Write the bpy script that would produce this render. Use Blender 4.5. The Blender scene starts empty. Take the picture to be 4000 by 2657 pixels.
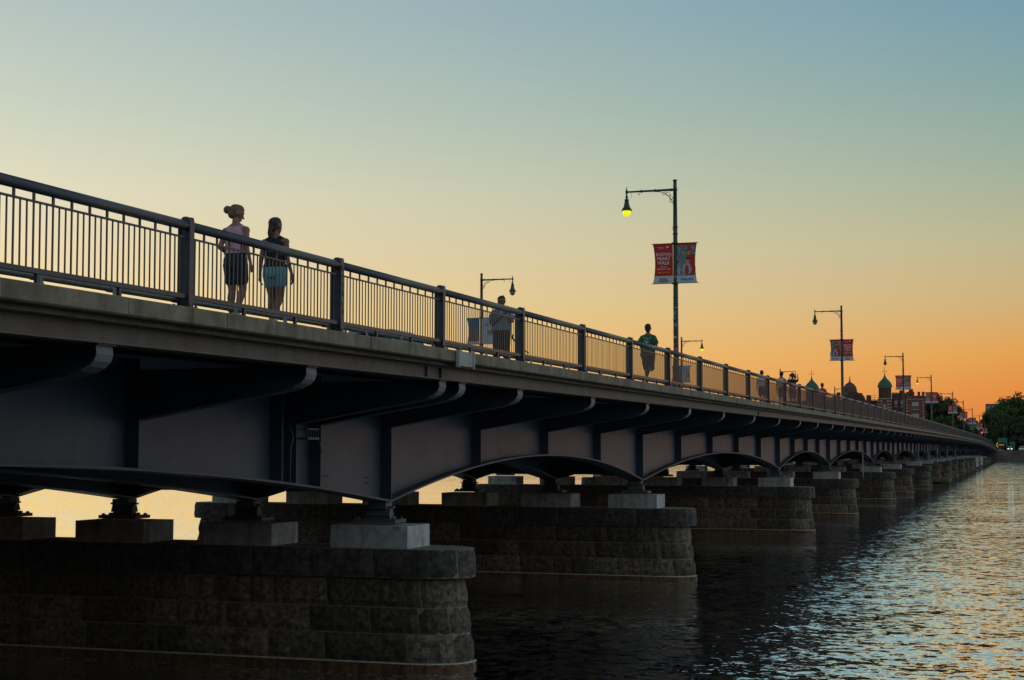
import bpy, bmesh, math, random
from mathutils import Vector, Matrix
random.seed(7)
R = math.radians
SC = bpy.context.scene
COL = SC.collection

# ------------------------------------------------------------------ camera
CAMZ = 4.5458
cam_d = bpy.data.cameras.new('camera'); cam = bpy.data.objects.new('camera', cam_d); COL.objects.link(cam)
phi, th, ro = 0.3198, 0.0695, 0.0007
fw = Vector((-math.sin(phi)*math.cos(th), math.cos(phi)*math.cos(th), math.sin(th)))
rr = Vector((math.cos(phi), math.sin(phi), 0)); uu = rr.cross(fw)
r2 = math.cos(ro)*rr + math.sin(ro)*uu; u2 = -math.sin(ro)*rr + math.cos(ro)*uu
cam.matrix_world = Matrix(((r2.x,u2.x,-fw.x,0),(r2.y,u2.y,-fw.y,0),(r2.z,u2.z,-fw.z,CAMZ),(0,0,0,1)))
cam_d.sensor_width = 36; cam_d.lens = 6058.88/4000*36
cam_d.clip_start = 0.5; cam_d.clip_end = 20000
SC.camera = cam

# ------------------------------------------------------------------ view, sky, rim light
SC.view_settings.view_transform = 'Standard'; SC.view_settings.look = 'None'
SC.view_settings.exposure = 0.0; SC.view_settings.gamma = 1.0
SC.cycles.use_denoising = True
SC.cycles.max_bounces = 6; SC.cycles.caustics_reflective = False; SC.cycles.caustics_refractive = False
SUN_AZ = R(50)      # the afterglow lies this far left of the bridge's line
def lin(c):
    out = []
    for v in c:
        v /= 255.0
        out.append(v/12.92 if v <= .04045 else ((v+.055)/1.055)**2.4)
    return tuple(out)+(1,)
W = bpy.data.worlds.new('World'); SC.world = W; W.use_nodes = True
nt = W.node_tree; nt.nodes.clear()
N = nt.nodes.new; L = nt.links.new
out = N('ShaderNodeOutputWorld'); bg = N('ShaderNodeBackground')
tc = N('ShaderNodeTexCoord'); sep = N('ShaderNodeSeparateXYZ'); L(tc.outputs['Generated'], sep.inputs[0])
def wmath(op, a, b=None, clamp=False):
    m = N('ShaderNodeMath'); m.operation = op; m.use_clamp = clamp
    for i, v in enumerate((a, b)):
        if v is None: continue
        if isinstance(v, (int, float)): m.inputs[i].default_value = v
        else: L(v, m.inputs[i])
    return m.outputs[0]
def ramp(fac, stops):
    cr = N('ShaderNodeValToRGB'); e = cr.color_ramp.elements
    while len(e) > 1: e.remove(e[-1])
    e[0].position = stops[0][0]; e[0].color = lin(stops[0][1])
    for p, c in stops[1:]:
        q = e.new(p); q.color = lin(c)
    L(fac, cr.inputs[0]); return cr.outputs[0]
def s(deg): return math.sin(R(deg))
zz = wmath('MAXIMUM', sep.outputs['Z'], 0.0)
RIGHT = [(s(0),(222,122,62)),(s(1.5),(228,134,62)),(s(3.3),(229,160,78)),(s(5.2),(208,177,124)),(s(7.2),(190,184,146)),
         (s(9.9),(161,178,158)),(s(12.8),(136,167,166)),(s(15.8),(117,157,174)),(s(30),(84,124,146)),(s(60),(70,104,130)),(s(85),(62,94,120))]
LEFT = [(s(0),(255,212,126)),(s(3),(255,222,146)),(s(5),(251,223,163)),(s(6.7),(244,222,178)),(s(9.2),(232,224,195)),
        (s(12),(206,214,196)),(s(15.6),(183,198,194)),(s(30),(130,158,174)),(s(60),(92,122,146)),(s(85),(70,100,126))]
BACK = [(s(0),(196,196,200)),(s(8),(212,212,214)),(s(20),(204,214,218)),(s(45),(166,190,202)),(s(70),(116,146,166)),(s(85),(84,112,138))]
cR, cL, cB = ramp(zz, RIGHT), ramp(zz, LEFT), ramp(zz, BACK)
cmb = N('ShaderNodeCombineXYZ'); L(sep.outputs['X'], cmb.inputs[0]); L(sep.outputs['Y'], cmb.inputs[1])
nrm = N('ShaderNodeVectorMath'); nrm.operation = 'NORMALIZE'; L(cmb.outputs[0], nrm.inputs[0])
dt = N('ShaderNodeVectorMath'); dt.operation = 'DOT_PRODUCT'; L(nrm.outputs[0], dt.inputs[0])
dt.inputs[1].default_value = (-math.sin(R(45)), math.cos(R(45)), 0)
ang = wmath('ARCCOSINE', wmath('MAXIMUM', wmath('MINIMUM', dt.outputs['Value'], 1.0), -1.0))
def mr(v, a, b):
    m = N('ShaderNodeMapRange'); m.interpolation_type = 'SMOOTHSTEP' if a > R(50) else 'LINEAR'
    m.inputs[1].default_value = a; m.inputs[2].default_value = b; L(v, m.inputs[0]); return m.outputs[0]
m1 = N('ShaderNodeMixRGB'); L(mr(ang, R(7), R(46)), m1.inputs[0]); L(cL, m1.inputs[1]); L(cR, m1.inputs[2])
m2 = N('ShaderNodeMixRGB'); L(mr(ang, R(62), R(115)), m2.inputs[0]); L(m1.outputs[0], m2.inputs[1]); L(cB, m2.inputs[2])
sky = N('ShaderNodeTexSky'); sky.sky_type = 'NISHITA'; sky.sun_disc = False
sky.sun_elevation = R(1.0); sky.sun_rotation = -SUN_AZ; sky.altitude = 0
sk = N('ShaderNodeMixRGB'); sk.blend_type = 'MULTIPLY'; sk.inputs[0].default_value = 1.0
L(sky.outputs[0], sk.inputs[1]); sk.inputs[2].default_value = (.1,.1,.1,1)
m3 = N('ShaderNodeMixRGB'); m3.inputs[0].default_value = 0.03; L(m2.outputs[0], m3.inputs[1]); L(sk.outputs[0], m3.inputs[2])
L(m3.outputs[0], bg.inputs[0]); bg.inputs[1].default_value = 1.0
L(bg.outputs[0], out.inputs[0])
sd = bpy.data.lights.new('rim_light', 'SUN'); sd.energy = 0.12; sd.angle = R(10); sd.color = (1, .62, .34)  # weak lamp added for soft warm rims; the sun itself has set
rim_light = bpy.data.objects.new('rim_light', sd); COL.objects.link(rim_light)
sdir = Vector((-math.sin(SUN_AZ)*math.cos(R(1.5)), math.cos(SUN_AZ)*math.cos(R(1.5)), math.sin(R(1.5))))
rim_light.rotation_euler = sdir.to_track_quat('Z', 'Y').to_euler()

# ------------------------------------------------------------------ materials
MATS = {}
def mat(name, col, rough=.6, metal=0, spec=.4, var=.0, vscale=3.0, bump=0., bscale=20., col2=None, emit=None, estr=1., stretch=(1,1,1), streak=None, island=0.):
    m = bpy.data.materials.new(name); m.use_nodes = True; MATS[name] = m
    n = m.node_tree; P = n.nodes['Principled BSDF']
    col = tuple(col)+(1,) if len(col) == 3 else col
    P.inputs['Base Color'].default_value = col
    P.inputs['Roughness'].default_value = rough; P.inputs['Metallic'].default_value = metal
    P.inputs['Specular IOR Level'].default_value = spec
    if emit:
        P.inputs['Emission Color'].default_value = tuple(emit)+(1,); P.inputs['Emission Strength'].default_value = estr
    tcn = n.nodes.new('ShaderNodeTexCoord')
    geo = n.nodes.new('ShaderNodeNewGeometry')
    mp = n.nodes.new('ShaderNodeMapping'); mp.inputs['Scale'].default_value = stretch
    n.links.new(geo.outputs['Position'] , mp.inputs[0])
    cur = None
    if var or col2:
        nz = n.nodes.new('ShaderNodeTexNoise'); nz.inputs['Scale'].default_value = vscale; nz.inputs['Detail'].default_value = 6
        nz.inputs['Roughness'].default_value = .65
        n.links.new(mp.outputs[0], nz.inputs['Vector'])
        cr = n.nodes.new('ShaderNodeValToRGB'); n.links.new(nz.outputs['Fac'], cr.inputs[0])
        a = tuple(c*(1-var) for c in col[:3])+(1,); b = tuple(min(1, c*(1+var)) for c in (col2 or col)[:3])+(1,)
        cr.color_ramp.elements[0].position = .35; cr.color_ramp.elements[1].position = .68
        cr.color_ramp.elements[0].color = a; cr.color_ramp.elements[1].color = b
        cur = cr.outputs[0]
    if island and cur:
        hs = n.nodes.new('ShaderNodeMapRange'); n.links.new(geo.outputs['Random Per Island'], hs.inputs[0])
        hs.inputs[3].default_value = 1-island; hs.inputs[4].default_value = 1+island
        mx = n.nodes.new('ShaderNodeVectorMath'); mx.operation = 'SCALE'
        n.links.new(cur, mx.inputs[0]); n.links.new(hs.outputs[0], mx.inputs['Scale']); cur = mx.outputs[0]
    if streak and cur:      # rain streaks: tall narrow noise, a darker or paler stain
        m2_ = n.nodes.new('ShaderNodeMapping'); m2_.inputs['Scale'].default_value = (3, 3, .35)
        n.links.new(geo.outputs['Position'], m2_.inputs[0])
        nz2 = n.nodes.new('ShaderNodeTexNoise'); nz2.inputs['Scale'].default_value = 1.3; nz2.inputs['Detail'].default_value = 5
        n.links.new(m2_.outputs[0], nz2.inputs['Vector'])
        c2 = n.nodes.new('ShaderNodeValToRGB'); n.links.new(nz2.outputs['Fac'], c2.inputs[0])
        c2.color_ramp.elements[0].position = .5; c2.color_ramp.elements[1].position = .72
        c2.color_ramp.elements[0].color = (1,1,1,1); c2.color_ramp.elements[1].color = tuple(streak)+(1,)
        mm = n.nodes.new('ShaderNodeMixRGB'); mm.blend_type = 'MULTIPLY'; mm.inputs[0].default_value = 1
        n.links.new(cur, mm.inputs[1]); n.links.new(c2.outputs[0], mm.inputs[2]); cur = mm.outputs[0]
    if cur: n.links.new(cur, P.inputs['Base Color'])
    if bump:
        nb = n.nodes.new('ShaderNodeTexNoise'); nb.inputs['Scale'].default_value = bscale; nb.inputs['Detail'].default_value = 5
        n.links.new(mp.outputs[0], nb.inputs['Vector'])
        bp = n.nodes.new('ShaderNodeBump'); bp.inputs['Strength'].default_value = bump; bp.inputs['Distance'].default_value = .02
        n.links.new(nb.outputs['Fac'], bp.inputs['Height']); n.links.new(bp.outputs[0], P.inputs['Normal'])
    return m
M = MATS
mat('steel_paint', (.062,.088,.128), .5, var=.2, vscale=1.1, bump=.15, bscale=60, streak=(.82,.82,.84))
mat('stringer_paint', (.15,.135,.12), .6, var=.2, vscale=1.4, bump=.15, bscale=50, streak=(.75,.7,.66))
mat('shaded_steel', (.045,.05,.058), .6, var=.2, vscale=3)  # shade on the bracket flange's underside, put into the colour
mat('flange_paint', (.15,.175,.21), .5, var=.18, vscale=3, bump=.1, bscale=60)
mat('rail_paint', (.028,.038,.053), .38, spec=.5, var=.3, vscale=4, bump=.1, bscale=90)
mat('concrete', (.19,.165,.12), .85, var=.22, vscale=2.2, col2=(.24,.215,.16), bump=.35, bscale=35, streak=(.62,.6,.52))
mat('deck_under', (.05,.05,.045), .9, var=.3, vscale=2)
mat('sidewalk', (.3,.29,.27), .9, var=.15, vscale=2)
mat('asphalt', (.05,.05,.05), .9, var=.2, vscale=4)
mat('conduit', (.50,.51,.50), .6, var=.12, vscale=5)
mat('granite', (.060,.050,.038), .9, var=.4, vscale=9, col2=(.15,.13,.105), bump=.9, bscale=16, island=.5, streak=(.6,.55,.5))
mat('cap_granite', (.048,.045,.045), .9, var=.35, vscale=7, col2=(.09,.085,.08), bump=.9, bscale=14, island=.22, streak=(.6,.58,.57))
mat('mortar', (.21,.20,.16), .95, var=.25, vscale=8)
mat('tide_stone', (.06,.030,.017), .8, var=.5, vscale=5, col2=(.12,.06,.03), bump=.6, bscale=18)
mat('lime_line', (.42,.42,.34), .9, var=.3, vscale=9)
mat('pedestal_stone', (.40,.45,.47), .85, var=.16, vscale=4, col2=(.52,.59,.61), bump=.6, bscale=22, streak=(.58,.52,.46))
mat('bearing_paint', (.10,.115,.125), .55, var=.2, vscale=6)
mat('cover_plate', (.42,.44,.42), .55, var=.25, vscale=5, col2=(.3,.33,.33), streak=(.7,.6,.5))
mat('lamp_green', (.012,.03,.026), .4, spec=.5, var=.2, vscale=5)
mat('globe_lit', (.8,.8,.1), .3, emit=(.78,.84,.0), estr=.95)
mat('globe_off', (.34,.19,.09), .25, var=.1)
mat('banner_red', (.42,.018,.018), .75, var=.08, vscale=3)
mat('banner_white', (.42,.47,.5), .8, var=.05)
mat('banner_green', (.03,.08,.035), .8, var=.8, vscale=14, col2=(.16,.2,.19))
mat('banner_blue', (.06,.13,.22), .8, var=.2, vscale=4)
mat('banner_brown', (.16,.12,.09), .8, var=.5, vscale=9)
mat('ink_white', (.62,.6,.56), .8); mat('ink_blue', (.02,.16,.42), .8); mat('ink_navy', (.02,.05,.12), .8)
mat('ink_gold', (.5,.33,.04), .8)
mat('ink_skin', (.42,.23,.15), .8); mat('ink_denim', (.25,.33,.42), .8, var=.2, vscale=12)
mat('ink_dark', (.04,.035,.03), .8)
mat('sticker_pink', (.45,.06,.2), .6); mat('sticker_blue', (.08,.22,.34), .6); mat('sticker_pale', (.4,.4,.36), .6)
mat('sticker_red', (.3,.05,.03), .6)
mat('graffiti', (.06,.22,.17), .6)
mat('skin', (.19,.09,.06), .55, var=.06); mat('skin_pale', (.24,.125,.085), .55, var=.06)
mat('hair_blonde', (.14,.09,.045), .6, var=.45, vscale=30, stretch=(1,1,3)); mat('hair_brown', (.035,.02,.012), .6, var=.3, vscale=30)
mat('hair_dark', (.018,.012,.01), .6, var=.3, vscale=30)
mat('pink_cloth', (.48,.27,.34), .85, var=.1, vscale=9, bump=.4, bscale=25)
mat('navy_cloth', (.012,.018,.034), .9, var=.2, vscale=9, bump=.4, bscale=25)
mat('black_cloth', (.012,.014,.017), .9, var=.2, vscale=9, bump=.4, bscale=25)
mat('teal_cloth', (.12,.36,.40), .85, var=.12, vscale=9, bump=.4, bscale=25)
mat('blue_shirt', (.15,.20,.29), .85, var=.1, vscale=9, bump=.4, bscale=25)
mat('green_cloth', (.015,.095,.05), .9, var=.15, vscale=9, bump=.4, bscale=25)
mat('red_cloth', (.5,.02,.02), .85, var=.1); mat('white_cloth', (.6,.62,.64), .85, var=.1)
mat('shoe_white', (.5,.53,.53), .7, var=.2, vscale=20); mat('shoe_dark', (.02,.02,.02), .6)
mat('car_blue', (.12,.18,.22), .25, spec=.6); mat('car_white', (.6,.62,.62), .25, spec=.6); mat('car_dark', (.03,.03,.035), .25, spec=.6)
mat('car_glass', (.02,.025,.03), .08, spec=.8); mat('tyre', (.02,.02,.02), .8)
mat('brick', (.12,.045,.032), .9, var=.25, vscale=.5, col2=(.15,.06,.045)); mat('brick_dark', (.07,.04,.032), .9, var=.25, vscale=.4)
mat('trim', (.30,.25,.2), .9); mat('window_glass', (.05,.06,.075), .2); mat('window_pale', (.32,.33,.34), .5)
mat('copper', (.025,.10,.072), .7, var=.15, vscale=.8); mat('dome_brown', (.09,.05,.035), .8, var=.2, vscale=.6)
mat('slab_grey', (.10,.085,.08), .9, var=.1, vscale=.2)
mat('leaves', (.022,.050,.016), .85, var=.5, vscale=.25, col2=(.04,.085,.02)); mat('leaves_dark', (.018,.036,.018), .85, var=.5, vscale=.25, col2=(.03,.055,.022))
mat('bark', (.06,.045,.035), .9)
mat('bank_stone', (.10,.082,.07), .95, var=.4, vscale=.7, bump=.5, bscale=3); mat('grass', (.03,.05,.02), .95, var=.3, vscale=.3)
mat('sign_green', (.0,.12,.075), .5); mat('galv', (.25,.26,.26), .5)
mat('bulb_amber', (1,.5,.05), .4, emit=(1,.42,.03), estr=1.3); mat('bulb_red', (1,.05,.02), .4, emit=(1,.03,.01), estr=2)
mat('bulb_white', (1,1,1), .4, emit=(.8,.95,1), estr=1.5)
mat('sign_white', (.6,.65,.66), .6); mat('wood', (.13,.11,.085), .9, var=.3, vscale=3)

# water: dark body, sharp reflection, ripples as bump
def water_mat():
    m = bpy.data.materials.new('water'); m.use_nodes = True; n = m.node_tree; P = n.nodes['Principled BSDF']
    P.inputs['Base Color'].default_value = (.003,.007,.009,1); P.inputs['Roughness'].default_value = .3; P.inputs['Specular IOR Level'].default_value = .0
    gl = n.nodes.new('ShaderNodeBsdfGlossy'); gl.inputs['Color'].default_value = (.96,.99,1,1); gl.inputs['Roughness'].default_value = .03
    fr = n.nodes.new('ShaderNodeFresnel'); fr.inputs['IOR'].default_value = 1.36
    mrg = n.nodes.new('ShaderNodeMapRange'); mrg.inputs[1].default_value = .02; mrg.inputs[2].default_value = .20; mrg.inputs[3].default_value = .38; mrg.inputs[4].default_value = 1.0
    n.links.new(fr.outputs[0], mrg.inputs[0])
    mx = n.nodes.new('ShaderNodeMixShader'); n.links.new(mrg.outputs[0], mx.inputs[0]); n.links.new(P.outputs[0], mx.inputs[1]); n.links.new(gl.outputs[0], mx.inputs[2])
    n.links.new(mx.outputs[0], n.nodes['Material Output'].inputs['Surface'])
    g = n.nodes.new('ShaderNodeNewGeometry')
    def slope(scale, sx, sy, rot, detail, amp, off=0, rough=.55):     # a field of small facet slopes
        mp = n.nodes.new('ShaderNodeMapping'); mp.inputs['Scale'].default_value = (sx, sy, 1); mp.inputs['Rotation'].default_value = (0, 0, rot); mp.inputs['Location'].default_value = (off, off, 0)
        n.links.new(g.outputs['Position'], mp.inputs[0])
        nz = n.nodes.new('ShaderNodeTexNoise'); nz.inputs['Scale'].default_value = scale; nz.inputs['Detail'].default_value = detail
        nz.inputs['Roughness'].default_value = rough; nz.inputs['Distortion'].default_value = .5
        n.links.new(mp.outputs[0], nz.inputs['Vector'])
        sb = n.nodes.new('ShaderNodeVectorMath'); sb.operation = 'SUBTRACT'; n.links.new(nz.outputs['Color'], sb.inputs[0]); sb.inputs[1].default_value = (.5, .5, .5)
        sc_ = n.nodes.new('ShaderNodeVectorMath'); sc_.operation = 'MULTIPLY'; n.links.new(sb.outputs[0], sc_.inputs[0]); sc_.inputs[1].default_value = (amp, amp, 0)
        return sc_.outputs[0]
    tot = None
    for args in ((.12, .8, 1, .3, 2, .10), (.9, .7, 1.0, .24, 2, .20, 5), (4.0, .72, 1.0, .28, 3, .66, 7, .6), (11.0, .8, 1.0, .36, 1, .22, 3)):
        v = slope(*args)
        if tot is None: tot = v
        else:
            ad = n.nodes.new('ShaderNodeVectorMath'); ad.operation = 'ADD'; n.links.new(tot, ad.inputs[0]); n.links.new(v, ad.inputs[1]); tot = ad.outputs[0]
    ad = n.nodes.new('ShaderNodeVectorMath'); ad.operation = 'ADD'; n.links.new(tot, ad.inputs[0]); ad.inputs[1].default_value = (0, 0, 1)
    nm = n.nodes.new('ShaderNodeVectorMath'); nm.operation = 'NORMALIZE'; n.links.new(ad.outputs[0], nm.inputs[0])
    a = nm.outputs[0]
    n.links.new(a, P.inputs['Normal']); n.links.new(a, gl.inputs['Normal']); n.links.new(a, fr.inputs['Normal'])
    return m
M['water'] = water_mat()

# ------------------------------------------------------------------ mesh helpers
class MB:
    def __init__(s): s.v = []; s.f = []; s.m = []; s.mats = []; s.cur = 0; s.smooth = []
    def use(s, name):
        if name not in s.mats: s.mats.append(name)
        s.cur = s.mats.index(name); return s
    def add(s, vs, fs, smooth=False):
        b = len(s.v); s.v += [tuple(v) for v in vs]
        for f in fs: s.f.append([b+i for i in f]); s.m.append(s.cur); s.smooth.append(smooth)
        return s
    def box(s, x0, x1, y0, y1, z0, z1):
        vs = [(x,y,z) for z in (z0,z1) for y in (y0,y1) for x in (x0,x1)]
        return s.add(vs, [(0,2,3,1),(4,5,7,6),(0,1,5,4),(2,6,7,3),(0,4,6,2),(1,3,7,5)])
    def prism(s, pts, axis, a, b):     # closed 2D outline extruded along axis between a and b
        n = len(pts)
        def mk(p, t):
            if axis == 'x': return (t, p[0], p[1])
            if axis == 'y': return (p[0], t, p[1])
            return (p[0], p[1], t)
        vs = [mk(p, a) for p in pts]+[mk(p, b) for p in pts]
        fs = [tuple(range(n-1, -1, -1)), tuple(range(n, 2*n))]+[(i, (i+1) % n, n+(i+1) % n, n+i) for i in range(n)]
        return s.add(vs, fs)
    def rings(s, rings, cap=True, smooth=True):
        n = len(rings[0]); vs = [p for r in rings for p in r]; fs = []
        for k in range(len(rings)-1):
            for i in range(n):
                fs.append((k*n+i, k*n+(i+1) % n, (k+1)*n+(i+1) % n, (k+1)*n+i))
        s.add(vs, fs, smooth)
        if cap:
            b = len(s.v)-len(vs)
            s.f.append([b+i for i in range(n-1, -1, -1)]); s.m.append(s.cur); s.smooth.append(False)
            s.f.append([b+(len(rings)-1)*n+i for i in range(n)]); s.m.append(s.cur); s.smooth.append(False)
        return s
    def tube(s, pts, r, n=8, smooth=True):
        pts = [Vector(p) for p in pts]; rs = r if isinstance(r, (list, tuple)) else [r]*len(pts)
        rings = []; ref = None
        for i, p in enumerate(pts):
            d = (pts[min(i+1, len(pts)-1)]-pts[max(i-1, 0)]).normalized()
            if ref is None: ref = Vector((0,0,1)) if abs(d.z) < .9 else Vector((1,0,0))
            u = ref.cross(d)
            if u.length < 1e-4: u = Vector((0,1,0)).cross(d)
            u.normalize(); w = d.cross(u)
            rings.append([p+rs[i]*(math.cos(2*math.pi*k/n)*u+math.sin(2*math.pi*k/n)*w) for k in range(n)])
        return s.rings(rings, True, smooth)
    def lathe(s, prof, cx=0, cy=0, n=16, smooth=True):     # prof: (r, z) bottom to top
        return s.rings([[(cx+r*math.cos(2*math.pi*k/n), cy+r*math.sin(2*math.pi*k/n), z) for k in range(n)] for r, z in prof], True, smooth)
    def capsule(s, a, b, ra, rb, n=12):
        a, b = Vector(a), Vector(b); d = b-a
        if d.length < 1e-6: d = Vector((0,0,1e-4)); b = a+d
        dn = d.normalized(); u = (Vector((0,0,1)) if abs(dn.z) < .9 else Vector((1,0,0))).cross(dn).normalized(); w = dn.cross(u)
        rings = []
        def ring(c, r): rings.append([c+r*(math.cos(2*math.pi*k/n)*u+math.sin(2*math.pi*k/n)*w) for k in range(n)])
        for t in (-80,-50,-25,0): ring(a+dn*ra*math.sin(R(t)), ra*math.cos(R(t)))
        for t in (0,25,50,80): ring(b+dn*rb*math.sin(R(t)), rb*math.cos(R(t)))
        return s.rings(rings)
    def ellipsoid(s, c, r, n=14, k=9):
        rings = []
        for j in range(k):
            t = R(-86+172*j/(k-1))
            rings.append([(c[0]+r[0]*math.cos(t)*math.cos(2*math.pi*i/n), c[1]+r[1]*math.cos(t)*math.sin(2*math.pi*i/n), c[2]+r[2]*math.sin(t)) for i in range(n)])
        return s.rings(rings)
    def loft(s, secs, n=16):      # sections (z, cx, cy, rx, ry)
        return s.rings([[(cx+rx*math.cos(2*math.pi*i/n), cy+ry*math.sin(2*math.pi*i/n), z) for i in range(n)] for z, cx, cy, rx, ry in secs])
    def mesh(s, name):
        me = bpy.data.meshes.new(name); me.from_pydata(s.v, [], s.f)
        for mn in s.mats: me.materials.append(M[mn])
        me.polygons.foreach_set('material_index', s.m); me.polygons.foreach_set('use_smooth', s.smooth)
        me.update(); return me
    def build(s, name, parent=None, loc=(0,0,0), remesh=None, smooth=0):
        me = s.mesh(name)
        if remesh:
            o = bpy.data.objects.new(name, me); COL.objects.link(o)
            md = o.modifiers.new('r', 'REMESH'); md.mode = 'VOXEL'; md.voxel_size = remesh; md.use_smooth_shade = True
            if smooth:
                sm = o.modifiers.new('s', 'SMOOTH'); sm.factor = .5; sm.iterations = smooth
            dg = bpy.context.evaluated_depsgraph_get(); dg.update()
            me2 = bpy.data.meshes.new_from_object(o.evaluated_get(dg), depsgraph=dg)
            me2.materials.clear(); me2.materials.append(M[s.mats[0]])
            bpy.data.objects.remove(o); me = me2; me.name = name
        o = bpy.data.objects.new(name, me); COL.objects.link(o); o.location = loc
        if parent: o.parent = parent
        return o
def tag(o, label=None, cat=None, group=None, kind=None):
    if label: o['label'] = label
    if cat: o['category'] = cat
    if group: o['group'] = group
    if kind: o['kind'] = kind
    return o
def thing(name, label, cat, loc=(0,0,0), rz=0, group=None):
    o = bpy.data.objects.new(name, None); COL.objects.link(o); o.location = loc; o.rotation_euler = (0,0,rz)
    o.empty_display_size = .2
    return tag(o, label, cat, group)
def link_copy(o, parent=None, loc=None):
    c = o.copy(); COL.objects.link(c)
    if parent: c.parent = parent
    if loc is not None: c.location = loc
    return c
def copy_tree(o, label, loc, group=None, rz=None):
    c = link_copy(o, None, loc); c['label'] = label
    if group: c['group'] = group
    if rz is not None: c.rotation_euler = (0,0,rz)
    for ch in o.children:
        d = link_copy(ch, c)
        for g in ch.children: link_copy(g, d)
    return c
def text(body, size, parent, loc, mname, name='lettering', ext=.001, sx=1.0):
    cu = bpy.data.curves.new(name, 'FONT'); cu.body = body; cu.size = size; cu.align_x = 'CENTER'; cu.extrude = ext
    cu.offset = size*.012
    o = bpy.data.objects.new(name, cu); COL.objects.link(o)
    dg = bpy.context.evaluated_depsgraph_get(); dg.update()
    me = bpy.data.meshes.new_from_object(o.evaluated_get(dg), depsgraph=dg); bpy.data.objects.remove(o)
    me.materials.clear(); me.materials.append(M[mname])
    o = bpy.data.objects.new(name, me); COL.objects.link(o)
    o.parent = parent; o.location = loc; o.rotation_euler = (R(90), 0, 0); o.scale = (sx, 1, 1)
    return o
ORD = ['nearest','second','third','fourth','fifth','sixth','seventh','eighth','ninth','tenth','eleventh','twelfth','thirteenth','fourteenth','fifteenth',
       'sixteenth','seventeenth','eighteenth','nineteenth','twentieth','twenty-first','twenty-second','twenty-third','twenty-fourth']

# ------------------------------------------------------------------ bridge geometry
def dz(y):     # gentle crown of the deck, falling towards the far abutment
    T = [(-60,-.24),(12,-.035),(17,-.005),(25,.02),(45,.05),(60,.06),(100,.12),(170,.15),(230,.12),(300,.05),(370,-.12),(440,-.65),(500,-1.35),(560,-2.2),(700,-3)]
    for (a, u), (b, v) in zip(T, T[1:]):
        if y <= b: t = max(0,(y-a)/(b-a)); return u+(v-u)*t
    return -3
Y_END = 560.
PIERS = []
y = 30.62-32.0
k = 0
while y < 545:
    PIERS.append(y); y += 32.0 if k % 2 == 0 else 22.86; k += 1
def zbot(y):
    base = dz(y) if y > 300 else 0
    for a, b in zip(PIERS, PIERS[1:]+[Y_END+8]):
        if a <= y <= b:
            t = (y-(a+b)/2)/((b-a)/2); return 3.44+.93*(1-t*t)+base*.6
    return 3.9+base*.6
XG = [-13.1-3.12*i for i in range(6)]
def ys_samples(y0, y1, fine=True):
    out = []; y = y0
    while y < y1: out.append(y); y += (.8 if y < 130 else 1.6)
    out += [p for p in PIERS if y0 < p < y1]+[y1]
    return sorted(set(round(v, 3) for v in out))

bridge = thing('bridge', 'long grey steel girder bridge with concrete edge crossing the river on granite piers', 'bridge', (0,0,0))
YB = -28.
def strip(mb, xs, y0, y1, zf, step=None):       # sweep of a closed cross section (x, dz) along y
    rings = []
    for yy in ys_samples(y0, y1):
        rings.append([(x, yy, zf(yy)+h) for x, h in xs])
    mb.rings(rings, True, False)
# deck slab, roadway, walks
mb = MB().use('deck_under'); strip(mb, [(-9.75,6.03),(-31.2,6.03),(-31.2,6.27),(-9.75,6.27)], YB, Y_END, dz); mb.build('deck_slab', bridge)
mb = MB().use('sidewalk'); strip(mb, [(-10.12,6.274),(-12.7,6.274),(-12.7,6.345),(-10.12,6.325)], YB, Y_END, dz); mb.build('sidewalk', bridge)
mb = MB().use('sidewalk'); strip(mb, [(-28.1,6.274),(-31.2,6.274),(-31.2,6.36),(-28.1,6.36)], YB, Y_END, dz); mb.build('sidewalk', bridge)
mb = MB().use('asphalt'); strip(mb, [(-12.705,6.274),(-28.095,6.274),(-28.095,6.30),(-12.705,6.30)], YB, Y_END, dz); mb.build('roadway', bridge)
# concrete coping in cast lengths
mb = MB().use('concrete'); y = YB
while y < Y_END:
    L_ = 2.27 if y < 250 else 6.81
    g = .014
    if abs(y+L_/2-26) < 50 or True:
        z0 = dz(y); z1 = dz(y+L_)
        a, b = y+g/2, y+L_-g/2
        jx = random.uniform(-.006, .006)
        sec = [(-9.57+jx,6.04),(-9.55+jx,6.06),(-9.55+jx,6.238),(-9.57+jx,6.252),(-10.06,6.262),(-10.06,6.04)]
        vs = [(x, a, z+z0) for x, z in sec]+[(x, b, z+z1) for x, z in sec]
        n = len(sec)
        mb.add(vs, [tuple(range(n)), tuple(range(2*n-1, n-1, -1))]+[(i, n+i, n+(i+1) % n, (i+1) % n) for i in range(n)])
    y += L_
mb.build('concrete_coping', bridge)
# lower lip under the coping
mb = MB().use('concrete'); strip(mb, [(-9.74,5.975),(-10.3,5.975),(-10.3,6.036),(-9.74,6.036)], YB, Y_END, dz); mb.build('slab_edge', bridge)
# edge stringer
mb = MB().use('stringer_paint')
strip(mb, [(-9.95,5.765),(-9.975,5.765),(-9.975,5.97),(-9.95,5.97)], YB, Y_END, dz)
strip(mb, [(-9.88,5.742),(-10.06,5.742),(-10.06,5.762),(-9.88,5.762)], YB, Y_END, dz)
for yy in (25.21, 25.9, 60.6, 124.):
    mb.box(-9.948, -9.90, yy, yy+.04, 5.765, 5.97)
mb.build('edge_stringer', bridge)
# joint cover plate on the edge
mb = MB().use('cover_plate'); mb.box(-9.545, -9.50, 25.72, 26.42, 6.0, 6.262); mb.box(-9.54, -9.475, 25.66, 25.715, 5.97, 6.28); mb.box(-9.54, -9.475, 26.425, 26.48, 5.97, 6.28)
for yy in ():
    for z in (6.04, 6.25): mb.box(-9.498, -9.49, yy, yy+.02, z, z+.02)
o = mb.build('joint_cover', bridge); o['label'] = 'pale steel plate covering the joint in the concrete edge'
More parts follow.
